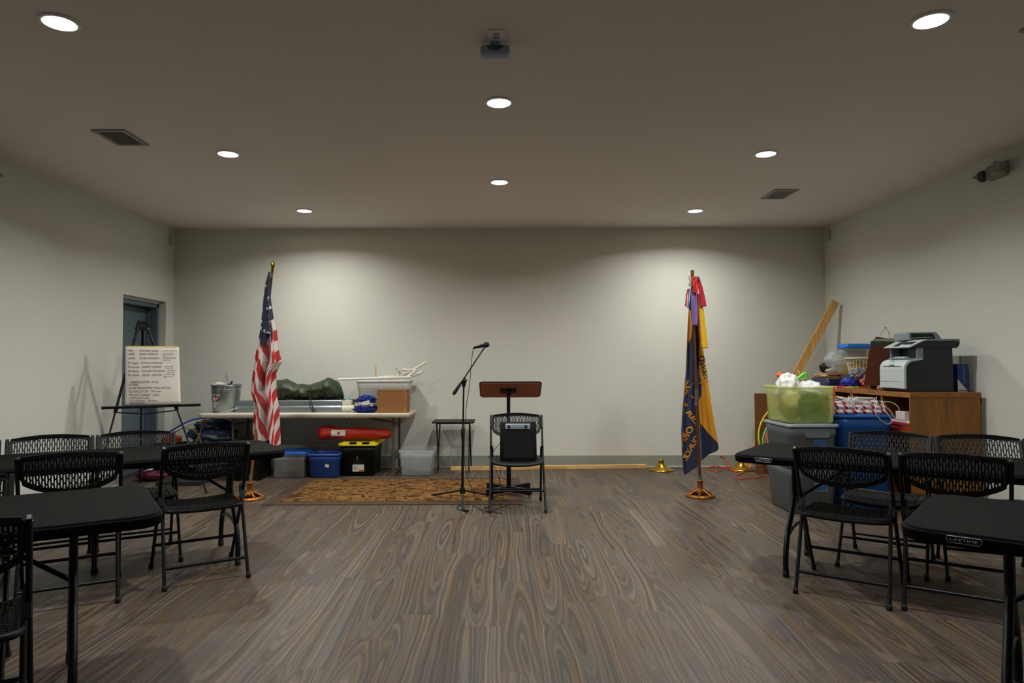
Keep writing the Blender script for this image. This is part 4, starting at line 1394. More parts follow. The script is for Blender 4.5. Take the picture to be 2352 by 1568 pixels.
def flag_text(s, a, b, cap, m, mirror=False, part='lettering'):
    """letters laid on the cloth between two spots; cap = capital height"""
    ax, ay = a; bx_, by_ = b
    vs, fs = text_mesh(s, None)
    x0 = min(v.x for v in vs); x1 = max(v.x for v in vs)
    dx, dy = bx_ - ax, by_ - ay; L_ = math.hypot(dx, dy); ux, uy = dx / L_, dy / L_
    nx_, ny_ = (uy, -ux) if not mirror else (-uy, ux)
    mb = MB(); out = []
    for v in vs:
        p = (v.x - x0) / (x1 - x0) * L_; q = v.y / .7 * cap / 2.704
        px, py = ax + ux * p + nx_ * q, ay + uy * p + ny_ * q
        l, r = interp(BL, py), interp(BR, py) if py < 1034 else 1648.6
        px = min(max(px, l + .2), r - .2)
        u = (px - l) / (r - l)
        x_, z_ = H(px, py, GY); out.append(Vector((x_, GY + fold2(u, py) - .005, z_)))
    mb.add(out, fs)
    return obj(part, mb, m, t)


BOLD[0] = .028
flag_text('OWSHIP', (1603, 818), (1621, 884), 30, M_NTHR)
flag_text('OUNCIL', (1604, 1002), (1578, 1060), 29, M_GTHR, True)
flag_text('ORN', (1593, 982), (1570, 1026), 34, M_GTHR, True)
flag_text('F', (1569, 930), (1573, 937), 26, M_GTHR)
flag_text('RIDA', (1576, 948), (1606, 990), 27, M_GTHR)
flag_text('DU', (1592, 878), (1576, 910), 30, M_GTHR, True)
flag_text('J', (1588, 906), (1594, 914), 30, M_GTHR)
flag_text('E', (1592, 926), (1597, 934), 28, M_GTHR)
flag_text('V', (1604, 878), (1609, 886), 30, M_GTHR)
BOLD[0] = 0.0


def ribbon(pts, m, label, name='ribbon', Y0=6.74, th=.002):
    """pts = list of (left px, right px, y px)"""
    P = [zp(a, c) + (zp(b, c)[0],) for a, b, c in pts]
    n = len(P)

    def fn(u, v):
        k = v * (n - 1); i = min(int(k), n - 2); f = k - i
        l = P[i][0] * (1 - f) + P[i + 1][0] * f; r = P[i][2] * (1 - f) + P[i + 1][2] * f; y = P[i][1] * (1 - f) + P[i + 1][1] * f
        x_, z_ = H(l + (r - l) * u, y, Y0)
        return Vector((x_, Y0 + .006 * math.sin(5 * u + 7 * v) - .012 * v, z_))
    return prop(name, MB().grid(8, 24, fn), m, label, 'ribbon', 'award ribbons tied to the pole top', solid=th)


def cl(name, c):
    return mat(name, c, .5, var=.12, scale=30)


ribbon([(290, 322, 130), (287, 326, 200), (290, 330, 300), (295, 328, 400)], cl('purple_satin', (120, 92, 158)), 'wide purple ribbon hanging from the navy flag pole', Y0=6.735)
ribbon([(296, 330, 92), (298, 334, 140), (302, 330, 196)], cl('scarlet_satin', (200, 28, 16)), 'scarlet ribbon with gold dots near the top of the navy flag pole', Y0=6.715)
gd = MB()
for k, (gx, gy_) in enumerate(((312, 104), (316, 126), (318, 150), (319, 170), (320, 184))):
    px, py = zp(gx, gy_); x_, z_ = H(px, py, 6.695)
    gd.lathe([(.007, 0), (.006, .004), (0, .006)], n=10, M=Matrix.Translation((x_, 6.702, z_)) @ Matrix.Rotation(math.pi / 2, 4, 'X'))
prop('ribbon_studs', gd, M_BRASS, 'row of gold studs down the scarlet ribbon', 'studs')
ribbon([(322, 340, 100), (334, 362, 160), (340, 375, 220), (348, 383, 282)], cl('crimson_satin', (176, 24, 48)), 'crimson ribbon flaring beyond the scarlet one on the navy flag pole', Y0=6.75)
ribbon([(326, 340, 96), (330, 345, 120)], cl('blue_satin', (34, 44, 140)), 'short blue ribbon end at the navy flag pole top', Y0=6.742)
ribbon([(322, 338, 200), (338, 366, 290), (345, 378, 380), (350, 388, 480), (360, 392, 540)], cl('golden_satin', (226, 176, 30)), 'long golden yellow ribbon reaching lowest of those on the pole', Y0=6.765)
ribbon([(276, 286, 90), (278, 290, 140)], cl('silver_satin', (176, 172, 164)), 'silver ribbon at the very top of the navy flag pole', Y0=6.73)
ribbon([(272, 296, 138), (274, 298, 155)], cl('grey_satin', (150, 142, 134)), 'grey knotted ribbon beside the pole top', Y0=6.725)
ribbon([(268, 276, 170), (256, 264, 220), (250, 260, 280)], cl('red_braid', (196, 40, 30)), 'thin red braid swinging out beside the purple ribbon', Y0=6.74)
ribbon([(276, 284, 170), (268, 276, 235), (264, 274, 290)], cl('blue_white_braid', (120, 134, 170)), 'thin blue and white braid beside the red one', Y0=6.745)
ribbon([(286, 292, 250), (288, 296, 320), (292, 298, 372)], cl('steel_blue_satin', (44, 90, 150)), 'narrow steel blue ribbon along the edge of the purple one', Y0=6.745)
ribbon([(326, 334, 200), (328, 336, 330), (332, 342, 440), (338, 346, 490)], cl('maroon_cord', (110, 26, 20)), 'thin maroon cord hanging down to a red tassel', Y0=6.75)


def round_base(x_, y_, label, r=.155):
    t = thing('brass_stand', label, 'flag base', (x_, y_, 0), 0, 'empty brass flag bases')
    obj('foot', MB().lathe([(r, 0), (r * 1.01, .006), (r * 1.0, .016), (r * .93, .020), (r * .90, .026), (r * .62, .034), (r * .5, .048), (r * .40, .062), (r * .30, .080), (.042, .088)], n=48), M_BRASS, t)
    obj('socket', MB().lathe([(.034, .08), (.036, .086), (.032, .125), (.034, .135), (.024, .136), (.022, .10), (0, .1)], n=28), M_BRASS, t)


round_base(1.976, 8.42, 'empty brass flag base alone at the end of the pine board')
round_base(2.97, 8.45, 'brass flag base tangled in the orange cord, half under the table corner')
round_base(3.32, 8.42, 'brass flag base hidden behind the orange cord next to the grey totes')

# ------------------------------------------------------------------ orange cord on the floor
def og(px, py, z=.006):
    x_, y_ = G(px, py, z); return Vector((x_, y_, z))


oc = [og(1623, 1075), og(1634, 1072), (og(1645, 1070)), og(1662, 1074), og(1685, 1079), og(1700, 1079), og(1730, 1078), og(1762, 1077), og(1778, 1080), og(1776, 1084), og(1755, 1079), og(1715, 1080), og(1690, 1083), og(1676, 1078), og(1674, 1075), og(1690, 1077),
      og(1668, 1072), og(1655, 1080), og(1647, 1083), og(1634, 1080), og(1624, 1074)]
o0 = oc[0]
t = thing('extension_cord', 'tangled orange extension cord on the floor beyond the navy flag', 'cord', tuple(o0))
M_ORC = M_ORG
obj('cord_run', MB().tube(smooth_path([p - o0 for p in oc], 6), .006, 7), M_ORC, t)
lp = [og(1643, 1069), Vector(og(1645, 1069)) + Vector((0, .02, .08)), og(1655, 1070) + Vector((0, 0, .125)), og(1668, 1070) + Vector((0, 0, .09)), og(1674, 1072), og(1685, 1069) + Vector((0, 0, .02)), og(1700, 1082), og(1712, 1068) + Vector((0, 0, .01)), og(1722, 1078)]
obj('cord_run', MB().tube(smooth_path([p - o0 for p in lp], 6), .006, 7), M_ORC, t)
lp = [og(1712, 1076), og(1706, 1085), og(1692, 1092), og(1690, 1096), og(1705, 1099), og(1735, 1097), og(1760, 1093), og(1782, 1094), og(1800, 1095)]
obj('cord_run', MB().tube(smooth_path([p - o0 for p in lp], 6), .006, 7), M_ORC, t)
obj('connector', MB().beam(og(1729, 1077, .02) - o0, og(1740, 1079, .02) - o0, .035, .035), mat('grey_connector', (96, 90, 100), .5), t, bevel=.005)

# ------------------------------------------------------------------ easel with the flip chart
t = thing('easel', 'black folding tripod easel in front of the recessed door', 'easel', (-3.62, 6.98, 0))
EO = Vector((-3.62, 6.98, 0))
ea = math.radians(33); bx_, by_ = math.cos(ea), math.sin(ea); fx_, fy_ = by_, -bx_   # bar direction, facing
hp = H(328, 745, 7.10); head = Vector((hp[0], 7.10, hp[1])) - EO
Bv = Vector((bx_, by_, 0)); Fv = Vector((fx_, fy_, 0))
ft = G(475, 1132); Rf = Vector((ft[0], ft[1], 0)) - EO
Lf = Rf - Bv * 1.02
rf = G(321, 1109); Bf = Vector((rf[0], rf[1], 0)) - EO
obj('head_plate', MB().prism([(-.075, -.06), (.075, -.06), (.05, .04), (-.05, .04)], -.012, .012, Matrix.Translation(head) @ Matrix(((Bv.x, 0, Fv.x, 0), (Bv.y, 0, Fv.y, 0), (0, 1, 0, 0), (0, 0, 0, 1)))), M_BLK, t, bevel=.006)
rv = MB()
for s_, h_ in ((-.045, -.04), (.045, -.04), (-.012, -.015), (.012, -.015)):
    p = head + Bv * s_ + Vector((0, 0, h_)) + Fv * .013
    rv.lathe([(.006, 0), (.004, .003), (0, .004)], n=8, M=Matrix.Translation(p) @ Fv.to_track_quat('Z', 'Y').to_matrix().to_4x4())
obj('rivets', rv, M_STEEL, t)
for nm, foot, so in (('leg', Lf, -.045), ('leg', Rf, .045), ('rear_leg', Bf, 0)):
    top = head + Bv * so + Vector((0, 0, -.03))
    lg = obj(nm, MB().tube([top, top.lerp(foot, .5)], .013 if so else .015, 10).tube([top.lerp(foot, .48), foot + (top - foot) * .02], .009, 10), M_BLKM, t)
    obj('knuckle', MB().lathe([(.0, -.03), (.017, -.028), (.019, .02), (.014, .03), (0, .03)], n=12, M=Matrix.Translation(top.lerp(foot, .49)) @ (top - foot).to_track_quat('Z', 'Y').to_matrix().to_4x4()), M_RUB, lg)
    obj('foot_tip', MB().tube([foot, foot + (top - foot) * .025], .014, 10), M_RUB, lg)
barc = head.lerp((Lf + Rf) / 2, .485) + Fv * .03
BZ = barc.z
obj('tray_bar', MB().beam(barc - Bv * .40, barc + Bv * .50, .03, .028), M_BLKM, t, bevel=.004)
obj('spreader', MB().tube([barc + Vector((0, 0, -.05)) - Bv * .26, barc + Vector((0, 0, -.085)) - Fv * .18], .006, 8), M_BLKM, t)
obj('spreader', MB().tube([barc + Vector((0, 0, -.05)) + Bv * .26, barc + Vector((0, 0, -.085)) - Fv * .18], .006, 8), M_BLKM, t)
PW, PH = .50, .60
lean = math.radians(11)
pad0 = EO + barc + Vector((0, 0, .016)) + Bv * .055
t = thing('flip_chart', 'white flip chart pad of handwritten troop roles resting on the easel', 'flip chart', tuple(pad0), ea)
# local: x along the bar, -y towards the viewer, z up; sheets lean back


def pad(x_, s_, off=0.0):
    curl = .05 * max(0, (x_ / PW - .15)) ** 1.5 * (1 - s_) * 2 + .012 * math.sin(5 * x_ + 4 * s_)
    return Vector((x_, s_ * PH * math.sin(lean) - curl - off, s_ * PH * math.cos(lean)))


obj('backing_board', MB().box(-PW / 2, 0, 0, PW / 2, .012, PH, Matrix.Rotation(-lean, 4, 'X') @ Matrix.Translation((0, .01, 0))), mat('brown_backing', (100, 60, 44), .8), t)
obj('top_sheet', MB().grid(20, 16, lambda u, v: pad(-PW / 2 + PW * u, v, .006)), M_PAPER, t, solid=.0015)
obj('binding', MB().grid(12, 3, lambda u, v: pad(-PW / 2 + .01 + (PW - .02) * u, 1.0, .008 - .02 * v) + Vector((0, 0, .010 * math.sin(v * 3.1)))), mat('yellow_binding', (214, 204, 40), .5), t, solid=.001)


def pad_text(s, x_, y_, cap, width=None, shear=0.12, ink=None):
    vs, fs = text_mesh(s, None)
    if not vs:
        return
    x0 = min(v.x for v in vs); x1 = max(v.x for v in vs); k = cap / .7
    kx = k if width is None else width / (x1 - x0)
    out = [pad(-PW / 2 + PW * (x_ + ((v.x - x0) * kx + v.y * k * shear) / PW), 1 - y_ + v.y * k / PH, .0085) for v in vs]
    ink.add(out, fs)


rows = [
    (.085, [('SPL', .06, .09), ('MATTHEW WALSH', .26, .34), ('~~~~ ~~~~', .70, .20)]),
    (.145, [('ASPL', .055, .12), ('MARK NIFAKOS', .255, .34), ('marks.punk@', .69, .18)]),
    (.215, [('ASPL', .055, .13), ('RYLAN ANDREWS', .26, .36), ('rylanandrew@', .68, .25)]),
    (.295, [('PL-Eagle', .05, .19), ('CONNOR McMILLAN', .275, .40), ('----', .76, .06)]),
    (.365, [('PL-Hawk', .05, .20), ('GARRET ROBERS', .29, .37), ('g.roberts@', .72, .16)]),
    (.435, [('PL-Gator', .05, .20), ('DYLLAN SHANKLES', .295, .42), ('dshankles', .76, .15)]),
    (.505, [('PL-Shark', .05, .20), ('JACK  LESTER', .30, .36), ('jacklester@', .70, .20)]),
    (.625, [('WEBMASTER- Mark', .07, .53)]),
    (.668, [('SCRIBE-', .06, .18)]),
    (.725, [('QUARTERMASTERS- Maddox & Greg', .055, .76)]),
    (.785, [('INSTRUCTOR - Thomas', .06, .58)]),
    (.845, [('TROOP GUIDE - Justin', .06, .55)]),
    (.895, [("CHAPLAIN'S AID -", .06, .39)]),
    (.945, [('HISTORIAN - Michael', .065, .50)]),
    (.985, [('LIBRARIAN -', .07, .29)])]
mails = {0: [], 1: ('gmail.com', .69, .165, .12), 2: ('gmail.com', .69, .238, .14), 4: ('gmail.com', .73, .385, .15), 5: ('@gmail.com', .76, .455, .14), 6: ('@gmail.com', .69, .527, .19)}
for k_, (y_, items) in enumerate(rows):
    ink = MB()
    if mails.get(k_):
        pad_text(mails[k_][0], mails[k_][1], mails[k_][2], .011, mails[k_][3] * PW, ink=ink)
    for s, x_, w_ in items:
        small = x_ > .6
        pad_text(s, x_, y_ - (.012 if small else 0), .014 if small else .021, w_ * PW, ink=ink)
    obj('written_line', ink, M_INK, t)

# ------------------------------------------------------------------ by the door
crumple('gym_bag', 'dark magenta bag slumped on the floor before the recessed door', 'bag', (-3.96, 7.82, 0), (.17, .13, .055), mat('magenta_cloth', (92, 14, 44), .6, var=.2), .12, 2.4, seed=14)
prop('painted_reflection', MB().grid(8, 4, lambda u, v: Vector((-.05 + .10 * u, -.02 + .05 * v, .006 * math.sin(3 * u) + .02 * u + .01 * v))), mat('reflection_white', (226, 232, 246), .2), 'small pale patch painted as a bright reflection on the magenta bag', 'reflection', loc=(-3.98, 7.76, .108), solid=.002)  # bright reflection on the bag, put in as a pale curved sheet
prop('flat_case', MB().box(-.24, -.17, 0, .24, .17, .05), mat('dark_green_case', (26, 28, 24), .7), 'flat dark case on the floor behind the far door-side table', 'case', loc=(-3.50, 7.62, 0), bevel=.008)

# ------------------------------------------------------------------ desk corner: tubs
M_GTUB = mat('grey_tub_plastic', (96, 104, 108), .45, var=.04)
M_GTUB2 = mat('pale_grey_tub_rim', (120, 128, 130), .45)
M_BSTK = mat('blue_sticker', (40, 84, 140), .5, var=.3, scale=40)
for z0, h_, lb in ((0, .425, 'grey storage tub on the floor, lower of the stack under the green bin'), (.405, .372, 'grey storage tub in the middle of the stack, just under the green bin')):
    t = thing('storage_tub', lb, 'tub', (2.725, 6.23, z0), 0)
    tub(t, .455, .60, h_, M_GTUB, .82 if z0 == 0 else .86, .06)
    if z0 > 0:
        obj('grip', MB().loft([[Vector((p.x + .03, -.298, h_ * .80 + p.y)) for p in rrect(.20, .075, .02, 0)], [Vector((p.x + .03, -.286, h_ * .80 + p.y)) for p in rrect(.22, .085, .02, 0)]]), M_GTUB, t)
        lid(t, .462, .605, h_ - .008, M_GTUB2, .06, .018, .006)
    s_ = obj('sticker', MB().box(.00, -.266 - .006 * (z0 > 0) - .01, h_ * .55 - .03, .105, -.266 - .006 * (z0 > 0) - .004, h_ * .55 + .035), M_BSTK, t)
    obj('sticker_border', MB().tube([(.0, -.278, h_ * .55 - .03), (.105, -.278, h_ * .55 - .03), (.105, -.278, h_ * .55 + .035), (.0, -.278, h_ * .55 + .035)], .0015, 4, closed=True), M_WHT, s_)
M_GREEN = mat('lime_translucent_plastic', (206, 214, 130), .3, alpha=.42, var=.03)
t = thing('storage_tub', 'translucent lime green bin of clutter on top of the grey tubs', 'bin', (2.715, 6.21, .79))
tub(t, .465, .56, .318, M_GREEN, .88, .05)
crumple('yellow_packet', 'pale yellow packet pressed against the inside of the lime bin', 'packet', (2.60, 6.13, .805), (.09, .15, .135), mat('pale_yellow', (206, 200, 130), .7, var=.15), .05, 1.5, seed=3)
crumple('amber_packet', 'amber packet inside the lime bin at its cabinet side', 'packet', (2.87, 6.2, .805), (.055, .12, .13), mat('amber', (190, 140, 50), .6, var=.25), .08, 2, seed=6)
prop('green_folder', MB().prism([(-.12, -.13), (.13, -.13), (.03, .11), (-.06, .13), (-.14, .05)], 0, .01, Matrix(((1, 0, 0, 0), (0, 0, 1, 0), (0, 1, 0, 0), (0, 0, 0, 1)))), mat('leaf_green', (40, 140, 60), .4), 'dark green folder standing inside the lime bin', 'folder', loc=(2.745, 5.975, .935))
M_BAG = mat('white_carrier_bag', (224, 222, 218), .4, var=.06, scale=12, alpha=.9, bump=.5, bscale=30)
crumple('carrier_bag', 'taller white plastic bag bulging from the front corner of the lime bin', 'bag', (2.60, 6.17, .93), (.105, .11, .145), M_BAG, .11, 2.3, seed=41, nu=60, nv=40, crease=.8)
crumple('carrier_bag', 'wide low white plastic bag along the cabinet side of the lime bin', 'bag', (2.79, 6.15, .96), (.13, .14, .095), M_BAG, .11, 2.4, seed=17, nu=60, nv=40, crease=.8)
prop('orange_scrap', MB().blob((0, 0, .0), (.03, .02, .03), .3, 4, 20, 12, 2), mat('orange_plastic', (226, 90, 30), .5), 'scrap of orange plastic behind the taller white bag', 'scrap', loc=(2.57, 6.27, 1.20))
prop('toy_grip', MB().tube(smooth_path([(0, 0, -.12), (.01, 0, .02), (.04, 0, .06), (.10, 0, .10), (.085, 0, .04)], 4), [.014] * 17, 10), mat('lime_toy', (90, 190, 30), .4), 'bright green handle sticking up out of the lime bin', 'handle', loc=(2.73, 6.32, 1.12))
prop('wooden_stick', MB().tube([(0, 0, 0), (-.11, .05, .30)], .006, 8), M_PINE, 'thin stick leaning out of the lime bin between the white bags', 'stick', loc=(2.87, 6.28, .95))
prop('print_strip', MB().box(0, 0, 0, .02, .002, .12), mat('orange_letter_print', (210, 100, 50), .6), 'narrow orange printed strip on the bag at the lime bin corner', 'strip', loc=(2.885, 5.925, .985))

M_BLUE = mat('cobalt_tub_plastic', (22, 84, 158), .4, var=.04)
for z0, lb in ((0, 'cobalt blue tub on the floor between the grey tubs and the oak cabinet'), (.42, 'cobalt blue tub stacked on another, heaped with candy canes and lights')):
    t = thing('storage_tub', lb, 'tub', (3.228, 6.31, z0))
    tub(t, .53, .62, .43, M_BLUE, .86, .09)
m_, N_, L_, b_ = nodes('candy_stripe')
tc_ = N_.new('ShaderNodeTexCoord'); sp_ = N_.new('ShaderNodeSeparateXYZ'); L_.new(tc_.outputs['Object'], sp_.inputs[0])
an = math_node(N_, L_, 'ARCTAN2', sp_.outputs[1], sp_.outputs[2])
ss = math_node(N_, L_, 'SINE', math_node(N_, L_, 'ADD', math_node(N_, L_, 'MULTIPLY', sp_.outputs[0], 75.0), an))
L_.new(ramp(N_, L_, ss, [(0.55, (206, 198, 204)), (0.56, (168, 22, 30))], 'CONSTANT'), b_.inputs['Base Color'])
b_.inputs['Roughness'].default_value = .25
M_CANDY = m_
cm = MB().tube([(-.23, 0, 0), (.23, 0, 0)], .021, 16)
cane = prop('candy_cane', cm, M_CANDY, 'x', 'decoration', 'plastic candy canes on the upper blue tub')
cl_ = ['front lowest', 'front upper', 'second from the front', 'middle low', 'middle top', 'rear low', 'rear top', 'rearmost']
for k, (dy, dz) in enumerate(((-.20, .0), (-.185, .042), (-.14, .01), (-.09, .03), (-.06, .072), (-.02, .02), (.01, .06), (.06, .03))):
    o = cane if k == 0 else cane.copy()
    if k:
        COL.objects.link(o)
    o.location = (3.20 + .02 * math.sin(k * 2.1), 6.31 + dy, .875 + dz)
    o.rotation_euler = (k * .8, .03 * math.sin(k), .06 * math.sin(k * 1.7))
    o['label'] = 'striped plastic candy cane, %s of the heap on the blue tub' % cl_[k]
random.seed(11)
wl_ = []
for k in range(46):
    wl_.append(Vector((random.uniform(-.22, .22), random.uniform(-.14, .1), random.uniform(.0, .10))))
hang = [Vector((.05, -.20, .06)), Vector((.02, -.235, -.02)), Vector((.06, -.25, -.09)), Vector((.12, -.25, -.13)), Vector((.16, -.25, -.10)), Vector((.12, -.24, -.03)), Vector((.10, -.20, .05)),
        Vector((.18, -.2, .06)), Vector((.225, -.235, .02)), Vector((.235, -.24, -.05)), Vector((.19, -.24, -.07)), Vector((.15, -.22, .0)), Vector((.0, -.2, .07)), Vector((-.1, -.21, .0)), Vector((-.14, -.235, -.02)), Vector((-.16, -.2, .06))]
t = thing('string_lights', 'tangled string of white lights spilling over the upper blue tub', 'string lights', (3.27, 6.245, .905))
obj('wire', MB().tube(smooth_path(wl_[:20] + hang + wl_[20:], 4), .0032, 5), M_WHT, t)
bl = MB()
for k in range(0, 46, 2):
    bl.blob(wl_[k], (.006, .006, .010), 0, nu=6, nv=5)
obj('bulbs', bl, mat('clear_bulb', (226, 226, 230), .15), t)['kind'] = 'stuff'

# ------------------------------------------------------------------ oak cabinets
CZ = 1.055


def cabinet(y0, y1, label, dv):
    t = thing('shelf_cabinet', label, 'cabinet', (3.53, y0, 0), 0, 'open oak shelf cabinets')
    W_, D_ = y1 - y0, .60
    obj('top', MB().box(-.006, -.004, CZ - .045, D_ + .01, W_ + .004, CZ), oak_material('oak_top', (112, 66, 14), (158, 100, 30), (30, 2.2, 30)) if 'oak_top' not in MATS else MATS['oak_top'], t, bevel=.003)
    obj('side_panel', MB().box(.0, 0, 0, D_, .022, CZ - .045), MATS.get('oak_side') or oak_material('oak_side', (108, 66, 8), (144, 92, 20), (16, 16, 1.6)), t, bevel=.002)
    obj('side_panel', MB().box(.0, W_ - .022, 0, D_, W_, CZ - .045), MATS['oak_side'], t, bevel=.002)
    obj('divider', MB().box(.004, dv - .011, .06, D_ - .02, dv + .011, CZ - .045), MATS['oak_side'], t)
    obj('back_panel', MB().box(D_ - .02, .022, .06, D_ - .008, W_ - .022, CZ - .045), M_OAKI, t)
    obj('bottom', MB().box(.01, .022, .05, D_ - .02, W_ - .022, .07), M_OAK, t)
    obj('plinth', MB().box(.02, .022, 0, .035, W_ - .022, .05), M_OAK, t)
    for z_ in (.40, .72):
        obj('shelf', MB().box(.01, .022, z_ - .018, D_ - .02, dv - .011, z_), M_OAK, t)
        obj('shelf', MB().box(.01, dv + .011, z_ - .018, D_ - .02, W_ - .022, z_), M_OAK, t)


cabinet(5.885, 6.868, 'open oak shelf cabinet under the printer, broad end panel facing the camera', .455)
cabinet(6.882, 7.87, 'open oak shelf cabinet under the clutter, farther along the wall', .49)
for k, (dx, c_, h0) in enumerate(((0, (180, 26, 34), .0), (.01, (206, 196, 196), .022), (-.008, (170, 40, 44), .05), (.012, (210, 204, 204), .07))):
    prop('magazine', MB().box(0, 0, 0, .24, .30, .020), mat('cover_%d' % k, c_, .5, var=.3, scale=20),
         ['red magazine at the bottom of the pile', 'white magazine second in the pile', 'dark red magazine third in the pile', 'white magazine on top of the pile'][k] + ' on the shelf below the printer', 'magazine', 'magazines on the cabinet shelf',
         loc=(3.56 + dx, 5.95, .7205 + k * .0206), bevel=.002)
prop('small_carton', MB().box(0, 0, 0, .14, .14, .075), mat('carton_red_white', (214, 196, 196), .5, var=.35, scale=14), 'small white and red carton on the magazines below the printer', 'box', loc=(3.57, 6.04, .8035), bevel=.002)

# ------------------------------------------------------------------ printer
t = thing('printer', 'large grey and dark multifunction laser printer on the oak cabinet', 'printer', (3.53, 5.965, CZ))
M_PDK = mat('printer_dark_blue_grey', (19, 21, 30), .45)
M_PLT = mat('printer_light_grey', (178, 188, 186), .45, var=.02)
M_PMD = mat('printer_mid_grey', (120, 132, 140), .45)
PD = .375
XZ = Matrix(((1, 0, 0, 0), (0, 0, 1, 0), (0, 1, 0, 0), (0, 0, 0, 1)))
front = [(.012, .03), (.012, .20)] + [(.012 + .085 - .085 * math.cos(math.radians(a)), .20 + .075 * math.sin(math.radians(a))) for a in (15, 30, 45, 60, 75, 90)]
body = [(.03, .0), (.012, .03)] + front[1:] + [(.165, .285), (.165, .385), (.425, .385), (.43, .0)]
obj('body', MB().prism(body[::-1], 0, PD, XZ), M_PDK, t, bevel=.003)
cov = [(-.004 if i < 2 else x_ - .014, z_ + (.0 if i < 2 else .012)) for i, (x_, z_) in enumerate(front)] + [(.165, .297)]
inner = [(x_ + .004, z_ - .003) for x_, z_ in front] + [(.165, .284)]
obj('front_cover', MB().prism((cov + inner[::-1])[::-1], -.004, PD + .004, XZ), M_PLT, t, bevel=.002)
obj('paper_tray', MB().box(-.006, .06, .032, .004, PD - .02, .082), M_PLT, t, bevel=.003)
obj('door_seam', MB().box(-.0052, .05, .086, -.002, PD - .015, .089).box(-.0052, .05, .225, -.002, PD - .06, .228), M_PDK, t)
obj('release_tab', MB().box(-.008, .15, .232, .0, .22, .242), M_PMD, t, bevel=.002)
obj('logo_mark', MB().tube(arc((0, 0), .010, 0, 300, 12, 'xz'), .0016, 5), M_PDK, t, loc=(.012, .19, .272))
obj('output_tray', MB().box(.06, .03, .292, .165, PD - .03, .30), M_PMD, t, bevel=.003)
obj('tray_stop', MB().box(.065, .10, .30, .10, .26, .312), M_PLT, t, bevel=.003)
obj('output_recess', MB().box(.085, PD - .03, .29, .165, PD - .015, .385), M_PMD, t)
obj('near_post', MB().box(.115, -.002, .29, .167, .02, .388), M_PMD, t, bevel=.002)
sc = [(.055, .385), (.045, .392), (.09, .41), (.16, .438), (.19, .445), (.485, .445), (.49, .425), (.475, .395), (.46, .385)]
obj('scanner', MB().prism(sc[::-1], -.006, PD + .02, XZ), M_PDK, t, bevel=.004)
obj('scanner_lid', MB().prism([(.185, .446), (.19, .462), (.47, .466), (.492, .46), (.492, .446)][::-1], -.006, PD + .02, XZ), M_PMD, t, bevel=.004)
cp = obj('control_panel', MB().prism([(.050, .388), (.040, .394), (.10, .425), (.17, .457), (.20, .463), (.20, .450), (.16, .440)][::-1], -.008, PD + .022, XZ), M_PLT, t, bevel=.003)
TC = Matrix.Translation((.10, 0, .4265)) @ Matrix.Rotation(math.radians(-27), 4, 'Y')
obj('display', MB().box(-.045, .19, .0, .05, .26, .004, TC), M_PDK, cp)
obj('keypad', MB().box(-.015, .03, .0, .03, .16, .004, TC), M_PDK, cp)
ad = obj('document_feeder', MB().prism([(.145, .46), (.14, .52), (.15, .53), (.39, .533), (.42, .50), (.44, .464)][::-1], .16, PD + .02, XZ), M_PMD, t, bevel=.006)
obj('feed_slot', MB().prism([(.165, .47), (.16, .518), (.355, .520), (.375, .470)][::-1], .152, .162, XZ), M_DARK, ad)
obj('feed_tray', MB().prism([(.165, .476), (.17, .480), (.345, .487), (.345, .483)][::-1], .145, .158, XZ), M_PLT, ad)
t = thing('paper_box', 'narrow dark blue and white box standing behind the printer', 'box', (4.03, 6.02, CZ))
obj('carton', MB().box(0, 0, 0, .10, .30, .245), mat('box_blue', (14, 40, 110), .4), t, bevel=.002)
obj('white_corner', MB().prism([(.0, .0), (.092, .0), (.0, .11)], .0, .001, Matrix(((1, 0, 0, 0), (0, 0, -1, -.0006), (0, 1, 0, .002), (0, 0, 0, 1)))), M_WHT, t)
lt = MB()
for k_ in range(10):
    lt.box(.052, -.0018, .222 - k_ * .0155, .052 + (.014, .008, .014, .011, .014)[k_ % 5], -.0006, .225 - k_ * .0155)
    lt.box(.052 + (0, .006, .011)[k_ % 3], -.0018, .214 - k_ * .0155, .055 + (0, .006, .011)[k_ % 3], -.0006, .225 - k_ * .0155)
obj('print', lt, mat('pale_blue_print', (150, 170, 200), .5), t)
cord('black_cable', [(3.96, 6.0, CZ + .03), (4.0, 5.98, CZ + .02), (4.06, 5.965, CZ + .012), (4.13, 5.96, CZ + .006), (4.155, 5.98, CZ - .05), (4.155, 6.0, CZ - .3)], .003, M_RUB, 'black cord running from the printer off the cabinet end')

# boards leaning beside the printer
def panel(px_pts, Y0, Y1, m, label, name='clip_board', th=.008):
    P = []
    ys = [p[1] for p in px_pts]; lo_, hi_ = min(ys), max(ys)
    for px, py in px_pts:
        f = (hi_ - py) / (hi_ - lo_); Y_ = Y0 + (Y1 - Y0) * f
        x_, z_ = H(px, py, Y_); P.append(Vector((x_, Y_, max(z_, CZ + .002))))
    mb = MB(); n = len(P)
    mb.add(P + [p + Vector((.004, th, 0)) for p in P], [tuple(range(n - 1, -1, -1)), tuple(range(n, 2 * n))] + [(i, (i + 1) % n, n + (i + 1) % n, n + i) for i in range(n)])
    return prop(name, mb, m, label, 'board', 'boards leaning beside the printer')


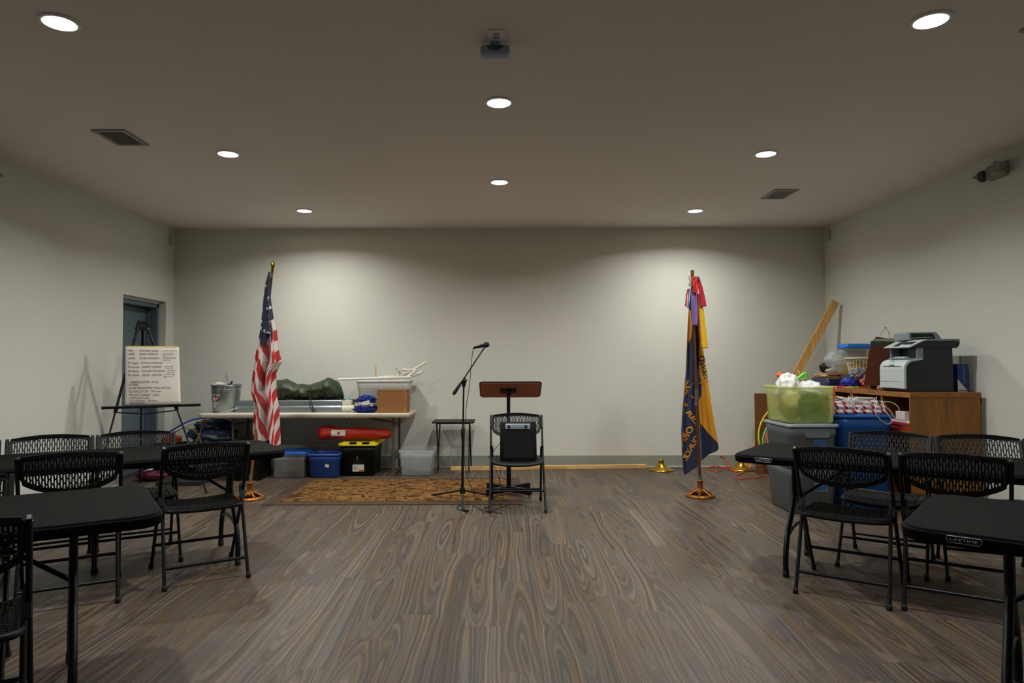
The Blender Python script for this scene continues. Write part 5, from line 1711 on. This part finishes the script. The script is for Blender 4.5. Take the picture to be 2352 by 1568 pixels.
M_HB = mat('hardboard_brown', (84, 40, 18), .5, var=.15)
M_CHK = mat('chalkboard_green', (20, 64, 40), .6)
panel([(1983, 886), (1998, 794), (2056, 789), (2056, 886)], 6.50, 6.60, M_HB, 'large dark brown board leaning nearest the front beside the printer')
panel([(1990, 886), (2001, 783), (2055, 784), (2055, 886)], 6.56, 6.66, M_CHK, 'dark green board with pale edge behind the brown board', th=.012)
panel([(1995, 886), (2005, 779), (2055, 776), (2055, 886)], 6.62, 6.72, mat('pale_edge_board', (150, 150, 120), .6), 'pale-edged board between the green boards')
panel([(1997, 886), (2008, 778), (2055, 778), (2055, 886)], 6.67, 6.77, M_CHK, 'second green board farther back beside the printer')
panel([(2003, 886), (2011, 773), (2056, 779), (2056, 886)], 6.73, 6.83, M_HB, 'tallest brown board at the back of the leaning boards')

# wire on the wall
wy, wz = HX(2035, 752, ROOM_X)
prop('wall_wire', MB().tube([(0, 0, 0), (-.012, 0, .0)], .005, 8).tube(smooth_path([(-.008, 0, 0), (-.01, .09, -.06), (-.01, .13, -.13)], 4), .0012, 5).tube(smooth_path([(-.008, 0, 0), (-.01, -.06, -.05), (-.01, -.09, -.14)], 4), .0015, 5),
     M_RUB, 'thin wires hanging from a nail in the wall above the printer', 'wire', loc=(ROOM_X, wy, wz))

# clutter on the far cabinet
def on_top(px, Y):
    return H(px, 800, Y)[0]


bx_ = on_top(1985, 7.55)
prop('craft_box', MB().box(-.13, -.12, 0, .13, .12, .315), mat('yellow_purple_box', (196, 168, 60), .6, var=.5, scale=9), 'yellow patterned carton behind the white basket', 'box', loc=(3.98, 7.62, CZ), bevel=.004)
t = thing('snap_container', 'clear container with a bright blue lid on top of the yellow carton', 'container', (3.965, 7.62, CZ + .315))
tub(t, .27, .22, .12, M_CLEAR, .88, .03, ribs=False)
obj('lid', MB().loft([rrect(.30, .24, .03, .105), rrect(.31, .25, .03, .115), rrect(.31, .25, .03, .135), rrect(.28, .22, .03, .155)]), mat('azure_lid', (24, 110, 210), .4), t)
prop('crayon_pack', MB().box(-.09, -.06, 0, .09, .06, .07), mat('multi_pack', (190, 120, 110), .6, var=.6, scale=30), 'colourful packs inside the blue-lidded container', 'pack', loc=(3.965, 7.62, CZ + .33))
# lattice basket
t = thing('plastic_basket', 'white plastic lattice basket on the far oak cabinet', 'basket', (3.83, 7.28, CZ + .14))
lat = MB()
for k in range(22):
    a = 2 * math.pi * k / 22
    lat.tube([(.095 * math.cos(a), .095 * math.sin(a), 0), (.125 * math.cos(a), .125 * math.sin(a), .165)], .0035, 6)
for z_, r_ in ((.005, .097), (.06, .107), (.115, .117)):
    lat.tube([(r_ * math.cos(a / 30 * 6.2832), r_ * math.sin(a / 30 * 6.2832), z_) for a in range(30)], .0035, 6, closed=True)
lat.lathe([(0, 0), (.095, 0), (.095, .005), (0, .005)], n=30)
obj('lattice', lat, M_WHT, t)
obj('rim', MB().lathe([(.125, .160), (.142, .160), (.144, .172), (.126, .176), (.125, .160)], n=40), M_WHT, t)
crumple('craft_supplies', 'yellow and pink craft bits inside the lattice basket', 'craft supplies', (3.83, 7.28, CZ + .147), (.078, .078, .06), mat('craft_mix', (196, 150, 60), .6, var=.7, scale=30), .1, 3, seed=2)
prop('paper_block', MB().box(-.15, -.15, 0, .15, .15, .139), mat('dark_paper_block', (70, 62, 54), .7), 'squat block of papers beneath the white lattice basket', 'papers', loc=(3.84, 7.28, CZ), bevel=.003)
t = thing('document_tray', 'dark blue plastic tray at the far end of the cabinets', 'tray', (3.72, 7.62, CZ))
obj('tray_body', MB().loft([rrect(.30, .36, .03, 0), rrect(.34, .40, .03, .085), rrect(.325, .385, .03, .085), rrect(.29, .35, .03, .01)]), mat('navy_tray', (18, 34, 70), .35), t)
random.seed(5)
tones = [(176, 140, 96), (206, 188, 150), (150, 112, 70), (210, 200, 180), (190, 160, 110), (168, 128, 84)]
where = ['bottom', 'second lowest', 'third lowest', 'third highest', 'second highest', 'top']
for k in range(6):
    prop('folder', MB().box(-.15, -.18, 0, .15, .18, .010), mat('manila_%d' % k, tones[k], .8), 'tan folder, %s of the stack lying on the navy tray' % where[k], 'folder', 'tan folders on the navy tray',
         loc=(3.72 + random.uniform(-.015, .015), 7.60 + random.uniform(-.02, .02), CZ + .086 + k * .0105), rotz=random.uniform(-.12, .12))
crumple('clear_bag', 'tall translucent grey plastic bag on the tan folders', 'bag', (3.78, 7.62, CZ + .15), (.15, .13, .125), mat('clear_bag_film', (190, 196, 198), .25, alpha=.5, var=.1, bump=.5, bscale=20), .09, 1.6, seed=51, nu=60, nv=40)
crumple('black_cloth', 'black cloth tucked beside the translucent bag', 'cloth', (3.66, 7.68, CZ + .15), (.06, .06, .06), M_RUB, .2, 3, seed=52)
crumple('white_tissue', 'crumpled white tissue on the tan folders', 'tissue', (3.63, 7.50, CZ + .15), (.05, .04, .022), M_PAPER, .3, 4, seed=53)
crumple('snack_bag', 'crumpled black and white bag on the cabinets in front of the basket', 'bag', (3.70, 7.04, CZ + .07), (.10, .08, .065), mat('black_white_print', (110, 110, 116), .3, var=.95, scale=26, bump=.7, bscale=40), .2, 3, seed=54)
crumple('snack_bag', 'crumpled shiny royal blue bag beside the black and white one', 'bag', (3.635, 7.10, CZ + .012), (.085, .08, .045), mat('shiny_blue_bag', (20, 60, 190), .2, var=.3, bump=.8, bscale=40), .2, 3, seed=55)
crumple('snack_bag', 'crumpled pink and white bag next to the leaning brown board', 'bag', (3.72, 6.90, CZ + .01), (.07, .06, .06), mat('pink_bag', (206, 110, 110), .4, var=.5, scale=20), .22, 3, seed=56)
prop('flyer', MB().box(-.13, -.2, 0, .13, .2, .006), mat('hot_pink_paper', (214, 40, 90), .6), 'hot pink flyer lying at the cabinet edge', 'flyer', loc=(3.68, 7.14, CZ + .006), rotz=.15)
prop('flyer', MB().box(-.12, -.18, 0, .12, .18, .005), mat('orange_paper', (214, 110, 60), .6), 'orange flyer beneath the hot pink one', 'flyer', loc=(3.67, 7.05, CZ + .0005), rotz=-.1)
prop('plastic_vine', MB().tube(smooth_path([(0, .14, .006), (.02, .07, .014), (-.01, .0, .008), (.02, -.06, .014), (.0, -.12, .006)], 5), [.006 + .005 * math.sin(k * 1.9) ** 2 for k in range(21)], 7), mat('vine_green', (120, 150, 30), .6), 'yellow-green garland lying along the cabinet edge', 'garland', loc=(3.565, 6.92, CZ))
prop('small_case', MB().box(-.045, -.04, 0, .045, .04, .085, Matrix.Rotation(.15, 4, 'Y')), mat('olive_case', (62, 62, 50), .6), 'small olive grey case between the bags and the brown board', 'case', loc=(3.66, 6.72, CZ + .008), bevel=.004)
for k, (dx, dy, c_, w_) in enumerate((((0, 0, (206, 150, 140), 'pale pink'), (.05, -.03, (200, 50, 40), 'red'), (.03, .06, (190, 190, 206), 'whitish')))):
    crumple('candy_wrapper', 'small crumpled %s wrapper beside the printer base' % w_, 'wrapper', (3.60 + dx, 6.46 + dy, CZ), (.035, .03, .022), mat('wrapper_%d' % k, c_, .35, var=.3), .3, 4, seed=60 + k)

# leaning stud, cardboard and hoops
top = HX(1922, 692, 4.12); zt = top[1]; yt = top[0]
ft_ = G(1702, 1076)
a_ = Vector((ft_[0], 8.42, .02)); b_ = Vector((4.105, yt, zt))
prop('wooden_stud', MB().beam(Vector((0, 0, 0)), b_ - a_, .040, .092, (-.8, .1, .5)), M_PINE2, 'long pine stud leaning from the floor up to the side wall', 'board', loc=tuple(a_), bevel=.003)
c0 = H(1733, 903, 8.16)
prop('cardboard_sheet', MB().box(0, 0, 0, .50, .012, c0[1]), mat('sheet_cardboard', (120, 74, 34), .85, var=.08), 'tall cardboard sheet standing behind the grey tubs', 'cardboard', loc=(c0[0], 8.16, 0), bevel=.002)
for k, (px, r_, c_, Y_, lb) in enumerate(((1823, .42, (206, 196, 30), 8.04, 'outermost yellow hoop leaning behind the grey tubs'), (1842, .415, (196, 186, 30), 8.07, 'inner yellow hoop leaning behind the grey tubs'),
                                          (1818, .345, (90, 190, 110), 8.00, 'green hoop inside the yellow ones'), (1824, .345, (206, 80, 110), 7.97, 'pink hoop inside the yellow ones'))):
    x_ = H(px, 900, Y_)[0]
    prop('play_hoop', MB().tube([(r_ * math.cos(a / 60 * 6.28318), .0 + .05 * math.sin(a / 60 * 6.28318), r_ + .012 + r_ * math.sin(a / 60 * 6.28318)) for a in range(60)], .0115, 8, closed=True),
         mat('hoop_%d' % k, c_, .4), lb, 'hoop', 'plastic hoops behind the grey tubs', loc=(x_, Y_, 0))
